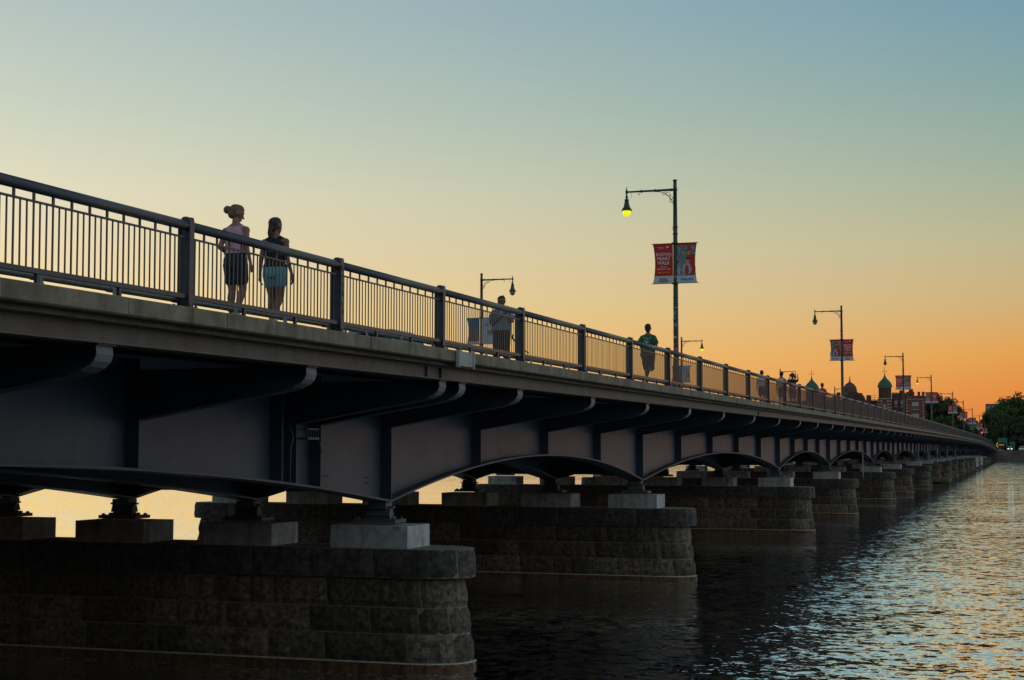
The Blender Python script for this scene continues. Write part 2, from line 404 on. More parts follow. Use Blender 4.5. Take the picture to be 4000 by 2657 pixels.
# girders
ys0 = ys_samples(YB, Y_END-2)
girders = []
for gi, gx in enumerate(XG):
    mb = MB().use('steel_paint'); t = .012
    rings = []
    for yy in ys0:
        zb, zt = zbot(yy), 5.98+dz(yy)
        rings.append([(gx-t,yy,zb),(gx+t,yy,zb),(gx+t,yy,zt),(gx-t,yy,zt)])
    mb.rings(rings, True, False)
    for za, zc in (('b',0),('t',1)):
        rings = []
        for yy in ys0:
            z = zbot(yy) if zc == 0 else 5.94+dz(yy)
            rings.append([(gx-.27,yy,z-.042),(gx+.27,yy,z-.042),(gx+.27,yy,z-.002),(gx-.27,yy,z-.002)])
        mb.rings(rings, True, False)
    girders.append(mb.build('girder', bridge))
# panel points
ST = [4.5, 9.9, 15.3, 20.7, 26.1, 27.13]
for i, (a, b) in enumerate(zip(PIERS[1:], PIERS[2:]+[Y_END])):
    n = 4 if b-a < 25 else 5
    ST += [a+(b-a)*j/n for j in range(n)]
ST = [v for v in ST if v < Y_END-3]
# stiffener plates of the outer girder; every one follows the arch
for j, yy in enumerate([v for v in ST if abs(v-26.1) > .1][:98]+[25.5, 26.08]):
    mb = MB().use('steel_paint'); a, b = zbot(yy), 5.90+dz(yy)
    mb.box(XG[0]+.013, XG[0]+.262, yy-.011, yy+.011, a, b); mb.build('stiffener', girders[0])
# small bolted plates and stud holes on the web
mb = MB().use('deck_under')
for yy, z in ((27.75,4.0),(27.95,4.0)): mb.box(XG[0]+.013, XG[0]+.02, yy-.05, yy+.05, z-.012, z+.012)
for yy in (29.75,29.85,29.95):
    for z in (3.82,3.93): mb.box(XG[0]+.013, XG[0]+.02, yy-.018, yy+.018, z-.018, z+.018)
for yy in (26.2,26.3):
    for z in (3.98,4.12): mb.box(XG[0]+.013, XG[0]+.02, yy-.014, yy+.014, z-.02, z+.02)
for yy in (38.5,49.2,62.9,69.6,75.): mb.box(XG[0]+.013, XG[0]+.02, yy-.16, yy+.16, zbot(yy)+.22, zbot(yy)+.235)
mb.build('web_fitting', girders[0])
# cantilever floor brackets
def bracket_mesh():
    mb = MB().use('steel_paint')
    prof = [(-10.02,5.73),(-9.965,5.70),(-9.955,5.62),(-9.985,5.54),(-10.05,5.475),(-10.16,5.42),(-10.34,5.37),(-10.7,5.31),(-11.3,5.22),(-12.0,5.10),(-12.86,4.95)]
    web = [(x-.02 if x > -12 else x, z+.012) for x, z in prof]+[(-12.86,5.73)]
    mb.prism(web, 'y', -.012, .012)
    for nm_, seg in (('flange_paint', prof[:6]), ('shaded_steel', prof[5:])):  # one flange: lit tip and shaded underside painted as two colours
        mb.use(nm_); rings = []
        for x, z in seg: rings.append([(x,-.17,z),(x,.17,z),(x-.004,.17,z+.02),(x-.004,-.17,z+.02)])
        mb.rings(rings, True, False)
    mb.use('flange_paint')
    mb.box(-10.16, -9.93, -.185, .185, 5.722, 5.740)
    return mb.mesh('floor_bracket')
bm_ = bracket_mesh()
for i, yy in enumerate(ST[:100]):
    o = bpy.data.objects.new('floor_bracket', bm_); COL.objects.link(o); o.parent = bridge; o.location = (0, yy, dz(yy))
# floor beams across the underside, and the braced frames between the girders
mb = MB().use('steel_paint')
for yy in ST[100:]:
    mb.v += []; mb.prism([(-9.98,5.72+dz(yy)),(-10.05,5.5+dz(yy)),(-10.4,5.36+dz(yy)),(-12.86,4.95+dz(yy)),(-12.86,5.72+dz(yy))], 'y', yy-.15, yy+.15)
if len(ST) > 100:
    o = mb.build('floor_bracket', bridge); o['kind'] = 'stuff'
mb = MB().use('steel_paint')
for yy in ST:
    z = 5.0+dz(yy)
    mb.box(XG[-1], XG[0]-.013, yy-.01, yy+.01, z, 5.93+dz(yy)); mb.box(XG[-1], XG[0]-.013, yy-.15, yy+.15, z-.03, z)
mb.build('floor_beams', bridge)
for p in PIERS:
    zb = zbot(p); mb = MB().use('steel_paint')
    for a, b in zip(XG, XG[1:]):      # haunched pier diaphragm
        mb.prism([(a-.02,zb),(a-.35,zb+.02),(a-.85,zb+.17),(b+.85,zb+.17),(b+.35,zb+.02),(b+.02,zb),(b+.02,5.0),(a-.02,5.0)], 'y', p-.16, p+.16)
    mb.box(XG[-1]+.01, XG[0]-.01, p-.17, p+.17, 4.6, 4.7)
    mb.build('pier_diaphragm', bridge)
for a, b in zip(PIERS[1:], PIERS[2:]):
    for t in (.33, .67):
        yy = a+(b-a)*t; zc = zbot(yy); mb = MB().use('steel_paint')
        mb.box(XG[-1], XG[0]-.02, yy-.08, yy+.08, zc-.03, zc+.1)
        for xa, xb in zip(XG, XG[1:]):
            mb.tube([(xa, yy, zc), ((xa+xb)/2, yy, 5.0), (xb, yy, zc)], .05, 4, False)
        mb.build('cross_frame', bridge)
# bearings
def bearing_mesh():
    mb = MB().use('bearing_paint')
    mb.box(-.21, .21, -.17, .17, -.18, -.045)                       # head block
    for sx in (-1, 1): mb.box(sx*.27-.06, sx*.27+.06, -.06, .06, -.17, -.13)
    mb.prism([(-.075,-.18),(.075,-.18),(.13,-.33),(.13,-.335),(-.13,-.335),(-.13,-.33)], 'x', -.27, .27)
    mb.prism([(-.22,-.18),(.22,-.18),(.27,-.36),(-.27,-.36)], 'y', -.05, .05)
    mb.box(-.30, .30, -.17, .17, -.40, -.352)
    mb.box(-.48, .48, -.30, .30, -.475, -.403)
    for sx in (-1, 1):
        for sy in (-1, 1): mb.tube([(sx*.40, sy*.22, -.475), (sx*.40, sy*.22, -.36)], .025, 8); mb.tube([(sx*.40, sy*.22, -.40), (sx*.40, sy*.22, -.375)], .045, 6, False)
    return mb.mesh('bearing')
be = bearing_mesh()
n_b = 0; far_b = MB().use('bearing_paint')
for p in PIERS:
    zb = zbot(p)
    for gx in XG:
        n_b += 1
        if n_b <= 100:
            o = bpy.data.objects.new('bearing', be); COL.objects.link(o); o.parent = bridge; o.location = (gx, p, zb+.0)
        else: far_b.box(gx-.3, gx+.3, p-.2, p+.2, zb-.475, zb-.04)
o = far_b.build('bearing', bridge); o['kind'] = 'stuff'
# drain pipes down to the piers
for yy in (51.0, 129.7, 198.4, 220.3, 241.3, 272.5, 305.0):
    mb = MB().use('conduit'); x = XG[0]+.34
    if yy < 60: continue
    mb.tube([(x, yy, 5.2+dz(yy)), (x, yy, 2.6), (x+.0, yy+.35, 2.0)], .045, 8); mb.build('drain_pipe', bridge)
# conduit pipe behind the railing and its feet
mb = MB().use('conduit'); yy = YB; pts = []
while yy < 330: pts.append((-10.0, yy, 6.405+dz(yy))); yy += 2
mb.tube(pts, .052, 10)
yy = 14.01-1.44*28
while yy < 120:
    z = dz(yy)
    mb.prism([(yy-.02,6.262+z),(yy+.11,6.262+z),(yy+.02,6.42+z),(yy-.06,6.42+z)], 'x', -9.945, -9.935)
    mb.tube([(-10.0, yy-.05, 6.405+z), (-10.0, yy+.05, 6.405+z)], .06, 10); yy += 1.44
mb.build('conduit_pipe', bridge)
# little inspection cage and cable hung on the outer girder near the first pier
mb = MB().use('flange_paint')
x0, x1 = XG[0]+.20, XG[0]+.42
mb.box(x0, x1, 26.24, 26.72, 4.70, 4.74); mb.box(x0, x1, 26.24, 26.70, 4.885, 4.91)
for yy in (26.25, 26.36, 26.47, 26.58, 26.68): mb.box(x1-.012, x1, yy, yy+.012, 4.74, 4.885)
mb.tube([(x1, 26.70, 4.72), (x1, 26.78, 4.56), (x1, 26.86, 4.44)], .012, 6)
mb.build('inspection_cage', bridge); mb = MB().use('flange_paint')
mb.tube([(x1-.02, 25.55, 3.9), (x1-.02, 25.56, 4.55), (x1-.02, 25.66, 4.75), (x1-.02, 25.5, 4.95)], .012, 6)
mb.build('cable', bridge)

# ------------------------------------------------------------------ railing
rail = thing('railing', 'dark grey steel railing of thin bars along the near edge of the bridge', 'railing')
XR = -9.8
def post_mesh():
    mb = MB().use('rail_paint')
    def outline(x0, x1, h, r):       # flat sides, rounded top corners
        pts = [(x0,0),(x1,0),(x1,h-r)]
        for a in (20,45,70): pts.append((x1-r+r*math.cos(R(a)), h-r+r*math.sin(R(a))))
        pts += [(x1-r,h),(x0+r,h)]
        for a in (110,135,160): pts.append((x0+r+r*math.cos(R(a)), h-r+r*math.sin(R(a))))
        pts.append((x0,h-r)); return pts
    H = 1.145
    mb.prism(outline(-.085, .045, H, .055), 'y', -.035, .035)          # broad side plate
    mb.prism([(-.055,0),(.055,0),(.055,H-.07),(.042,H-.03),(.018,H-.012),(-.018,H-.012),(-.042,H-.03),(-.055,H-.07)], 'x', .035, .062)       # front flange
    mb.prism([(-.055,0),(.055,0),(.055,H-.09),(.038,H-.04),(-.038,H-.04),(-.055,H-.09)], 'x', -.108, -.085)
    mb.box(-.15, .10, -.10, .10, 0, .025)
    for sx in (-.13,.08):
        for sy in (-.08,.08): mb.tube([(sx,sy,.02),(sx,sy,.06)], .016, 6, False)
    return mb.mesh('post')
def bay_meshes(Lb):
    hb = MB().use('rail_paint'); hb.tube([(0,.03,1.03), (0,Lb-.03,1.03)], .061, 14)
    pb = MB().use('rail_paint')
    pb.box(-.018, .018, .06, Lb-.06, .87, .89)
    pb.box(-.03, .03, .06, Lb-.06, .125, .18)
    a, b = .07, Lb-.07
    n = max(3, int(round((b-a)/.1129/3))*3); st = (b-a)/n
    for i in range(n+1):
        y_ = a+i*st; j = random.uniform(-.004, .004)
        if i in (0, n): continue
        if i % 3 == 0: pb.box(-.006, .006, y_-.012, y_+.012, .18, .87); pb.box(-.009, .009, y_-.017, y_+.017, .89, .975)
        else:
            pb.add([(x+.0, y_+d+jj, z) for z, jj in ((.18,0),(.87,j)) for x, d in ((-.005,-.011),(.005,-.011),(.005,.011),(-.005,.011))],
                   [(0,1,5,4),(1,2,6,5),(2,3,7,6),(3,0,4,7)])
    for y_ in (Lb*.33, Lb*.67): pb.box(-.02, .02, y_-.025, y_+.025, 0, .126); pb.box(-.035, .035, y_-.05, y_+.05, 0, .02)
    return hb.mesh('handrail'), pb.mesh('bar_panel')
PY = [16.83-4.57*k for k in range(9, 0, -1)]+[16.83,21.28,25.6,30.2,34.85,39.45,43.98,48.6,53.15,57.7]
while PY[-1] < Y_END-6: PY.append(PY[-1]+4.57)
pm = post_mesh(); bays = {}
farmb = MB().use('rail_paint')
vis = [i for i in range(len(PY))]
for i, yy in enumerate(PY):
    z = 6.26+dz(yy)
    if i < 100:
        o = bpy.data.objects.new('post', pm); COL.objects.link(o); o.parent = rail; o.location = (XR, yy, z)
    else: farmb.box(XR-.14, XR+.08, yy-.06, yy+.06, z, z+1.1)
    if i+1 < len(PY):
        Lb = PY[i+1]-yy; key = round(Lb, 2)
        if key not in bays: bays[key] = bay_meshes(Lb)
        sl = math.atan2(dz(PY[i+1])-dz(yy), Lb)
        if i < 100:
            for nm, me in zip(('handrail', 'bar_panel'), bays[key]):
                o = bpy.data.objects.new(nm, me); COL.objects.link(o); o.parent = rail; o.location = (XR, yy, z); o.rotation_euler = (sl, 0, 0)
        else:
            z2 = 6.26+dz(PY[i+1])
            for h, r_ in ((1.03,.06),(.88,.012),(.15,.03)): farmb.tube([(XR,yy,z+h),(XR,PY[i+1],z2+h)], r_, 6)
            for q in range(1, 40): 
                y_ = yy+Lb*q/40; zq = z+(z2-z)*q/40; farmb.box(XR-.005, XR+.005, y_-.011, y_+.011, zq+.17, zq+.88)
o = farmb.build('bar_panel', rail); o['kind'] = 'stuff'
# scrawled paint on the front flange of one post
mb = MB().use('graffiti'); gy, gz = PY[PY.index(21.28)], 6.26+dz(21.28)
rnd = random.Random(3)
for h in (.98,.86,.74,.60,.44,.32):
    pts = []; mb = MB().use('graffiti')
    for q in range(5): pts.append((XR+.065, gy+rnd.uniform(-.035,.035), gz+h+rnd.uniform(-.045,.045)))
    mb.tube(pts, .006, 4); mb.build('graffiti', rail)

# ------------------------------------------------------------------ granite piers
X_NEAR, X_FAR = -10.98, -30.55
def outline(inset, w, nose=1.05, n=10):
    """closed outline as function of arc: returns dense points (x, y) with outward normals, straight sides and elliptical noses"""
    x0, x1 = X_FAR+inset, X_NEAR-inset; pts = []
    hw = w/2-inset*.35
    for i in range(n+1):                      # near nose, from -y side to +y side
        a = R(-90+180*i/n); pts.append((x1-nose+nose*math.cos(a), hw*math.sin(a)))
    m = 26
    for i in range(1, m): pts.append((x1-nose+(x0+nose-(x1-nose))*i/m, hw))
    for i in range(n+1):
        a = R(90+180*i/n); pts.append((x0+nose+nose*math.cos(a), hw*math.sin(a)))
    for i in range(1, m): pts.append((x0+nose+(x1-nose-(x0+nose))*i/m, -hw))
    return pts
def course(mb, z0, z1, in0, in1, w, mat_, rnd, rough=.03, bl=(.55,2.0), top=False, gap=.018, first=0.):
    A, B = outline(in0, w), outline(in1, w); n = len(A)
    cum = [0]
    for i in range(n): cum.append(cum[-1]+math.dist(A[i], A[(i+1) % n]))
    tot = cum[-1]
    def at(P, s_):
        s_ %= tot
        for i in range(n):
            if s_ <= cum[i+1]:
                t = (s_-cum[i])/max(1e-9, cum[i+1]-cum[i]); p, q = P[i], P[(i+1) % n]
                d = Vector((q[0]-p[0], q[1]-p[1])).normalized()
                return Vector((p[0]+(q[0]-p[0])*t, p[1]+(q[1]-p[1])*t)), Vector((d.y, -d.x))
    mb.use('mortar')
    ring0 = [(p[0]*1, p[1], z0) for p in outline(in0+.004, w-.006)]; ring1 = [(p[0], p[1], z1) for p in outline(in1+.004, w-.006)]
    mb.add(ring0+ring1, [(i, (i+1) % n, n+(i+1) % n, n+i) for i in range(n)]+[tuple(range(n, 2*n))])
    mb.use(mat_)
    s_ = first; end = first+tot
    while s_ < end-.01:
        Lb = rnd.uniform(*bl)
        if end-s_-Lb < .5: Lb = end-s_
        nu = max(3, int(Lb/.13)); nv = max(3, int((z1-z0)/.11))
        vs = []; ph = rnd.uniform(0, 99)
        for j in range(nv+1):
            v = j/nv
            for i in range(nu+1):
                u_ = i/nu; ss = s_+gap/2+(Lb-gap)*u_
                pa, na = at(A, ss); pb_, nb_ = at(B, ss)
                p = pa.lerp(pb_, v); edge = min(u_, 1-u_)*Lb/.07; edge = min(1, edge, min(v, 1-v)*(z1-z0)/.07)
                off = -.004*(1-edge)+edge*rough*(.35+.65*abs(math.sin(ph+u_*7*Lb+v*4.1)*math.cos(ph*1.7+v*6.3-u_*4*Lb)))+edge*rnd.uniform(0, rough*.35)
                vs.append((p.x+na.x*off, p.y+na.y*off, z0+gap/2+(z1-z0-gap)*v))
        fs = [(j*(nu+1)+i, j*(nu+1)+i+1, (j+1)*(nu+1)+i+1, (j+1)*(nu+1)+i) for j in range(nv) for i in range(nu)]
        if top or True:       # narrow ledge back to the core
            b = len(vs)
            for i in range(nu+1):
                ss = s_+gap/2+(Lb-gap)*i/nu; pb_, nb_ = at(B, ss); vs.append((pb_.x-nb_.x*.16, pb_.y-nb_.y*.16, z1-gap/2))
            fs += [(nv*(nu+1)+i, nv*(nu+1)+i+1, b+i+1, b+i) for i in range(nu)]
        mb.add(vs, fs, False); s_ += Lb
    if top:
        P = outline(in1+.1, w-.1); mb.add([(p[0], p[1], z1-gap/2+.004) for p in P], [tuple(range(len(P)))])
def pier_parts(seed):
    rnd = random.Random(seed); W0 = 1.56
    body = MB(); zs = [.15,.72,1.26,1.87]
    for i in range(3):
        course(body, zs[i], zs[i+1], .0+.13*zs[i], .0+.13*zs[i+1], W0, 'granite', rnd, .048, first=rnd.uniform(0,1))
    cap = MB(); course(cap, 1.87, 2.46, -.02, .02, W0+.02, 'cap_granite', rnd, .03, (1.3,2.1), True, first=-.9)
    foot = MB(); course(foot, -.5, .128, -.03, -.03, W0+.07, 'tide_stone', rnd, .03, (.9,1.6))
    foot.use('lime_line'); P = outline(-.035, W0+.075); Q = outline(-.01, W0+.02); n = len(P)
    foot.add([(p[0],p[1],.128) for p in P]+[(p[0],p[1],.152) for p in Q], [(i,(i+1) % n,n+(i+1) % n,n+i) for i in range(n)])
    ped = MB().use('pedestal_stone')
    def rb(cx, L_, w, z0, z1):
        nx, nz_ = 12, 4; pts = []
        rings = []
        for j in range(nz_+1):
            z = z0+(z1-z0)*j/nz_; ring = []
            for (x0,y0,x1,y1) in ((-L_/2,-w/2,L_/2,-w/2),(L_/2,-w/2,L_/2,w/2),(L_/2,w/2,-L_/2,w/2),(-L_/2,w/2,-L_/2,-w/2)):
                for i in range(nx):
                    t = i/nx; e = rnd.uniform(-.008,.008); x = x0+(x1-x0)*t; y_ = y0+(y1-y0)*t
                    ring.append((cx+x+(e if i else 0), y_+(e if i else 0), z))
            rings.append(ring)
        ped.rings(rings, True, False)
    rb(0, 1.74, 1.26, 2.46, 2.925)
    return body.mesh('masonry_body'), cap.mesh('cap_course'), foot.mesh('waterline_course'), ped.mesh('bearing_pedestal')
variants = [pier_parts(11), pier_parts(23)]
for i, p in enumerate(PIERS):
    b, c, f, pd = variants[i % 2]
    drop = zbot(p)-3.44
    nm = i-1
    lab = ('granite pier just outside the left of the view, beside the camera' if i == 0 else
           ORD[nm]+' granite block pier from the camera, standing in the river under the bridge')
    t = thing('stone_pier', lab, 'bridge pier', (0, p, drop), 0, 'granite piers under the bridge')
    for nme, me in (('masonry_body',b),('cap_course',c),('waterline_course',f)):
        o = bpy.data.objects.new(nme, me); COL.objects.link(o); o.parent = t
    for gx in XG:
        o = bpy.data.objects.new('bearing_pedestal', pd); COL.objects.link(o); o.parent = t
        o.location = (gx+.02, 0, 0)

# ------------------------------------------------------------------ street lamps
def lamp_meshes(lit):
    H = 7.72
    p = MB().use('lamp_green')
    p.lathe([(.21,0),(.21,.10),(.17,.14),(.155,.5),(.13,.56),(.135,.9),(.11,.98),(.098,1.3),(.088,4.2),(.078,6.2),(.07,H-.42),(.085,H-.41),(.085,H-.33),(.068,H-.32),(.062,H-.06),(.08,H-.05),(.08,H-.01),(.03,H)], n=14)
    for z in (3.18,3.4,5.7,5.95): p.lathe([(.085,z),(.097,z+.01),(.097,z+.045),(.085,z+.055)], n=12)
    a = MB().use('lamp_green'); z = H-.37
    a.tube([(-.06,0,z),(-1.78,0,z+.0)], [.045,.032], 10)
    for x in (-.12,-.70,-1.22): a.tube([(x,0,z),(x-.05,0,z)], .055, 10)
    # big quarter curve and scrolls under the arm
    pts = []
    for q in range(13):
        t = R(90*q/12); pts.append((-.06-.66*(1-math.cos(t)), 0, z-.62+.58*math.sin(t)))
    a.tube(pts, .011, 6)
    def scroll(cx, cz, r0, a0, a1, turns=1):
        P = []
        for q in range(22):
            t = q/21; an = R(a0+(a1-a0)*t); rr_ = r0*(1-.72*t); P.append((cx+rr_*math.cos(an), 0, cz+rr_*math.sin(an)))
        a.tube(P, .0095, 5)
    scroll(-.25, z-.13, .105, -10, -400); scroll(-.40, z-.11, .08, 190, 560); scroll(-.13, z-.29, .09, 100, 470); scroll(-.15, z-.42, .06, 60, 430)
    scroll(-1.32, z-.10, .045, 90, 400)
    a.tube([(-.06,0,z-.6),(-.072,0,z-1.0),(-.075,0,z-1.38)], .008, 5); scroll(-.10, z-1.42, .05, 60, -240)
    h = MB().use('lamp_green'); hx = -1.80
    h.lathe([(.006,z+.20),(.012,z+.185),(.006,z+.165),(.022,z+.15),(.012,z+.12),(.03,z+.08),(.03,z+.05),(.05,z+.045),(.05,z-.05),(.028,z-.06)][::-1], hx, 0, 12)
    h.lathe([(.028,z-.06),(.028,z-.14),(.045,z-.15),(.045,z-.24),(.035,z-.26),(.085,z-.275),(.09,z-.30),(.07,z-.315),(.115,z-.55),(.16,z-.60),(.17,z-.65),(.20,z-.665),(.20,z-.69),(.16,z-.695)][::-1], hx, 0, 18)
    gl = MB().use('globe_lit' if lit else 'globe_off')
    gl.lathe([(.02,z-.915),(.07,z-.895),(.115,z-.85),(.145,z-.79),(.155,z-.73),(.15,z-.692)], hx, 0, 18)
    h.tube([(hx+.16,0,z),(hx+.18,0,z-.14),(hx+.14,0,z-.24)], .006, 5)
    return [m.mesh(n_) for m, n_ in ((p,'pole'),(a,'arm'),(h,'lantern'),(gl,'globe'))]
LM = {True: lamp_meshes(True), False: lamp_meshes(False)}
def lamp(loc, lit, label, group, flip=False):
    t = thing('street_lamp', label, 'street lamp', loc, R(180) if flip else 0, group)
    obs = []
    for me in LM[lit]:
        o = bpy.data.objects.new(me.name.split('.')[0], me); COL.objects.link(o); obs.append(o)
    for o in obs[:3]: o.parent = t
    obs[3].parent = obs[2]
    return t
NEAR_L = [54.7,107.9,163.9,213.5,276.6,324.,378.,435.,490.]
NEAR_LIT = [True,False,False,True,False,False,False,False,False]
FAR_L = [80.4,132.8,190.,246.6,301.]
FAR_LIT = [False,True,False,False,False]
for i, yy in enumerate(NEAR_L):
    lb = ORD[i]+' tall dark green street lamp on the near walk, '+('its globe glowing yellow' if NEAR_LIT[i] else 'its globe unlit')
    lamp((-11.9, yy, 6.36+dz(yy)+.12), NEAR_LIT[i], lb, 'lamps along the near walk')
for i, yy in enumerate(FAR_L):
    lb = ORD[i]+' street lamp beyond the roadway, arm to the right, '+('its globe glowing yellow' if FAR_LIT[i] else 'its globe dull orange')
    lamp((-28.4, yy, 6.36+dz(yy)), FAR_LIT[i], lb, 'lamps along the far walk', True)
# stickers and bands on the first pole
# ------------------------------------------------------------------ banners
BW, BH = .74, 1.44
def cloth(side, cols):        # side -1: hangs left of the pole; cols = [(z0, z1, material)]
    mb = MB()
    x0 = .07*side; x1 = (.07+BW)*side
    for z0, z1, mn in cols:
        mb.use(mn); nv = max(2, int((z1-z0)/.12)); nu = 6
        vs = []
        for k_ in (0, 1):
            for j in range(nv+1):
                z = z0+(z1-z0)*j/nv; tt = z/BH; pin = .075*max(0, math.sin(math.pi*min(1, tt)))**.8
                for i in range(nu+1):
                    x = x0+(x1-side*pin-x0)*i/nu
                    vs.append((x, .004*k_+.025*math.sin(math.pi*tt)*(i/nu), z))
        n0 = (nv+1)*(nu+1)
        fs = [(j*(nu+1)+i, j*(nu+1)+i+1, (j+1)*(nu+1)+i+1, (j+1)*(nu+1)+i) for j in range(nv) for i in range(nu)]
        fs += [tuple(n0+q for q in f[::-1]) for f in fs]
        mb.add(vs, fs, True)
    return mb.mesh('cloth')
def rods(side):
    out_ = []
    for z in (-.005, BH+.005):
        mb = MB().use('lamp_green'); mb.tube([(.03*side,0,z),((.07+BW+.05)*side,0,z)], .013, 6); mb.tube([(.06*side,0,z-.03),(.06*side,0,z+.03)], .06, 8)
        out_.append(mb.build('rod'))
    return out_
def disc(mb, cx, cz, rx, rz, yo, n=18, jag=0, rnd=random):
    ps = [(cx+rx*(1+rnd.uniform(-jag,jag))*math.cos(2*math.pi*k/n), yo, cz+rz*(1+rnd.uniform(-jag,jag))*math.sin(2*math.pi*k/n)) for k in range(n)]
    mb.add([p for p in ps]+[(p[0], yo+.002, p[2]) for p in ps], [tuple(range(n-1,-1,-1)), tuple(range(n,2*n))])
def text_banner(side):
    """red walk banner: emblem, title, date, place, sponsor line"""
    parts = []
    cl = bpy.data.objects.new('cloth', cloth(side, [(0,.27,'banner_white'),(.2701,BH,'banner_red')])); COL.objects.link(cl)
    rd = rods(side)
    c = side*(.07+BW/2)-side*.03; yo = -.012
    T = [text('American Heart', .042, cl, (c-.10,yo,1.30), 'ink_white'), text('Association', .042, cl, (c-.08,yo,1.255), 'ink_white'),
         text('BOSTON', .152, cl, (c,yo,1.00), 'ink_white', sx=.92), text('HEART', .172, cl, (c,yo-.004,.845), 'ink_white', sx=.92), text('WALK', .172, cl, (c,yo-.006,.685), 'ink_white', sx=.92),
         text('Saturday', .066, cl, (c,yo-.006,.585), 'ink_white'), text('September 26th', .075, cl, (c,yo-.006,.50), 'ink_white'),
         text('at     Hatch Shell', .066, cl, (c,yo-.006,.375), 'ink_gold'),
         text('Boston', .095, cl, (c,yo-.004,.145), 'ink_navy'), text('Scientific', .10, cl, (c,yo-.004,.06), 'ink_navy')]
    em = MB().use('ink_white')
    hp = []
    for k in range(24):
        t = 2*math.pi*k/24; hx = .0032*16*math.sin(t)**3*1.0; hz = .0032*(13*math.cos(t)-5*math.cos(2*t)-2*math.cos(3*t)-math.cos(4*t))
        hp.append((c+.14+hx, yo, 1.31+hz))
    em.add(hp, [tuple(range(23,-1,-1))]); em.use('banner_red'); em.box(c+.135, c+.143, yo-.003, yo-.001, 1.27, 1.33)
    em.use('ink_gold'); disc(em, c-.13, .395, .036, .036, yo-.008)
    e = em.build('emblem', cl); return [cl]+rd
def photo_banner(side):
    cl = bpy.data.objects.new('cloth', cloth(side, [(0,.27,'banner_white'),(.2701,1.35,'banner_green'),(1.3501,BH,'banner_red')])); COL.objects.link(cl)
    rd = rods(side)
    c = side*(.07+BW/2); rnd = random.Random(5); yo = -.004
    m = MB()
    m.use('banner_red'); disc(m, c+.13, .80, .16, .30, yo, jag=.05, rnd=rnd); disc(m, c+.19, .50, .13, .225, yo-.002, jag=.04, rnd=rnd)
    m.use('ink_skin'); disc(m, c+.08, 1.10, .065, .10, yo-.004); m.use('banner_red'); disc(m, c+.075, 1.21, .075, .065, yo-.006)
    m.use('ink_denim'); disc(m, c-.0, .50, .17, .225, yo-.008, jag=.06, rnd=rnd); disc(m, c-.29, .46, .06, .16, yo-.008, jag=.06, rnd=rnd)
    m.use('banner_red'); disc(m, c+.0, .46, .07, .185, yo-.012)
    m.use('ink_skin'); disc(m, c+.02, .79, .075, .105, yo-.012); disc(m, c-.14, .32, .06, .045, yo-.012); disc(m, c-.26, .68, .03, .04, yo-.010)
    m.use('ink_dark'); disc(m, c+.035, .875, .075, .04, yo-.014)
    m.build('picture', cl)
    text('PHILIPS', .135, cl, (c,-.014,.085), 'ink_blue', sx=1.02)
    return [cl]+rd
def view_banner(side, kind):
    cols = [(0,.16,'banner_white'),(.1601,.85,'banner_brown'),(.8501,BH,'banner_blue')] if kind == 0 else [(0,BH,'banner_white')]
    cl = bpy.data.objects.new('cloth', cloth(side, cols)); COL.objects.link(cl)
    rd = rods(side); c = side*(.07+BW/2)
    if kind:
        m = MB().use('ink_dark'); n = 20
        for k in range(n):
            a, b = 2*math.pi*k/n, 2*math.pi*(k+1)/n
            m.add([(c+.1+r_*math.cos(t), -.012, .62+r_*math.sin(t)) for r_, t in ((.105,a),(.105,b),(.135,b),(.135,a))], [(0,1,2,3)])
        for t in (90, 210, 330): m.add([(c+.1-.014*math.sin(R(t)), -.014, .62+.014*math.cos(R(t))), (c+.1+.014*math.sin(R(t)), -.014, .62-.014*math.cos(R(t))), (c+.1+.105*math.cos(R(t)), -.014, .62+.105*math.sin(R(t)))], [(0,1,2)])
        m.build('emblem', cl)
        text('CITY', .17, cl, (c,-.012,1.0), 'ink_dark')
    return [cl]+rd
PRO = {}
def banner(kind, side, loc, label, group):
    t = thing('banner', label, 'banner', loc, 0, group)
    key = (kind, side)
    if key not in PRO:
        PRO[key] = {'t': text_banner, 'p': photo_banner, 'v': lambda s_: view_banner(s_, 0), 'w': lambda s_: view_banner(s_, 1)}[kind](side)
        for o in PRO[key]: o.parent = t
    else:
        for o in PRO[key]:
            c = link_copy(o, t)
            for g in o.children: link_copy(g, c)
    return t
for i, yy in enumerate(NEAR_L):
    z = 10.47+dz(yy)-dz(54.7)
    kinds = ('t','p') if i % 2 == 0 else ('p','t')
    for sd_, kd in zip((-1,1), kinds):
        what = 'red banner with white title' if kd == 't' else 'picture banner of two people'
        banner(kd, sd_, (-11.9, yy-.1, z), what+(' left' if sd_ < 0 else ' right')+' of the '+ORD[i]+' near lamp pole', 'banners on the near lamp poles')
for i, yy in enumerate(FAR_L[:2]):
    for sd_, kd in ((-1,'v'),(1,'w')):
        banner(kd, sd_, (-28.4, yy-.1, 10.25), ('blue and brown banner left' if kd == 'v' else 'pale emblem banner right')+' of the '+ORD[i]+' far lamp pole, behind the railing', 'banners on the far lamp poles')
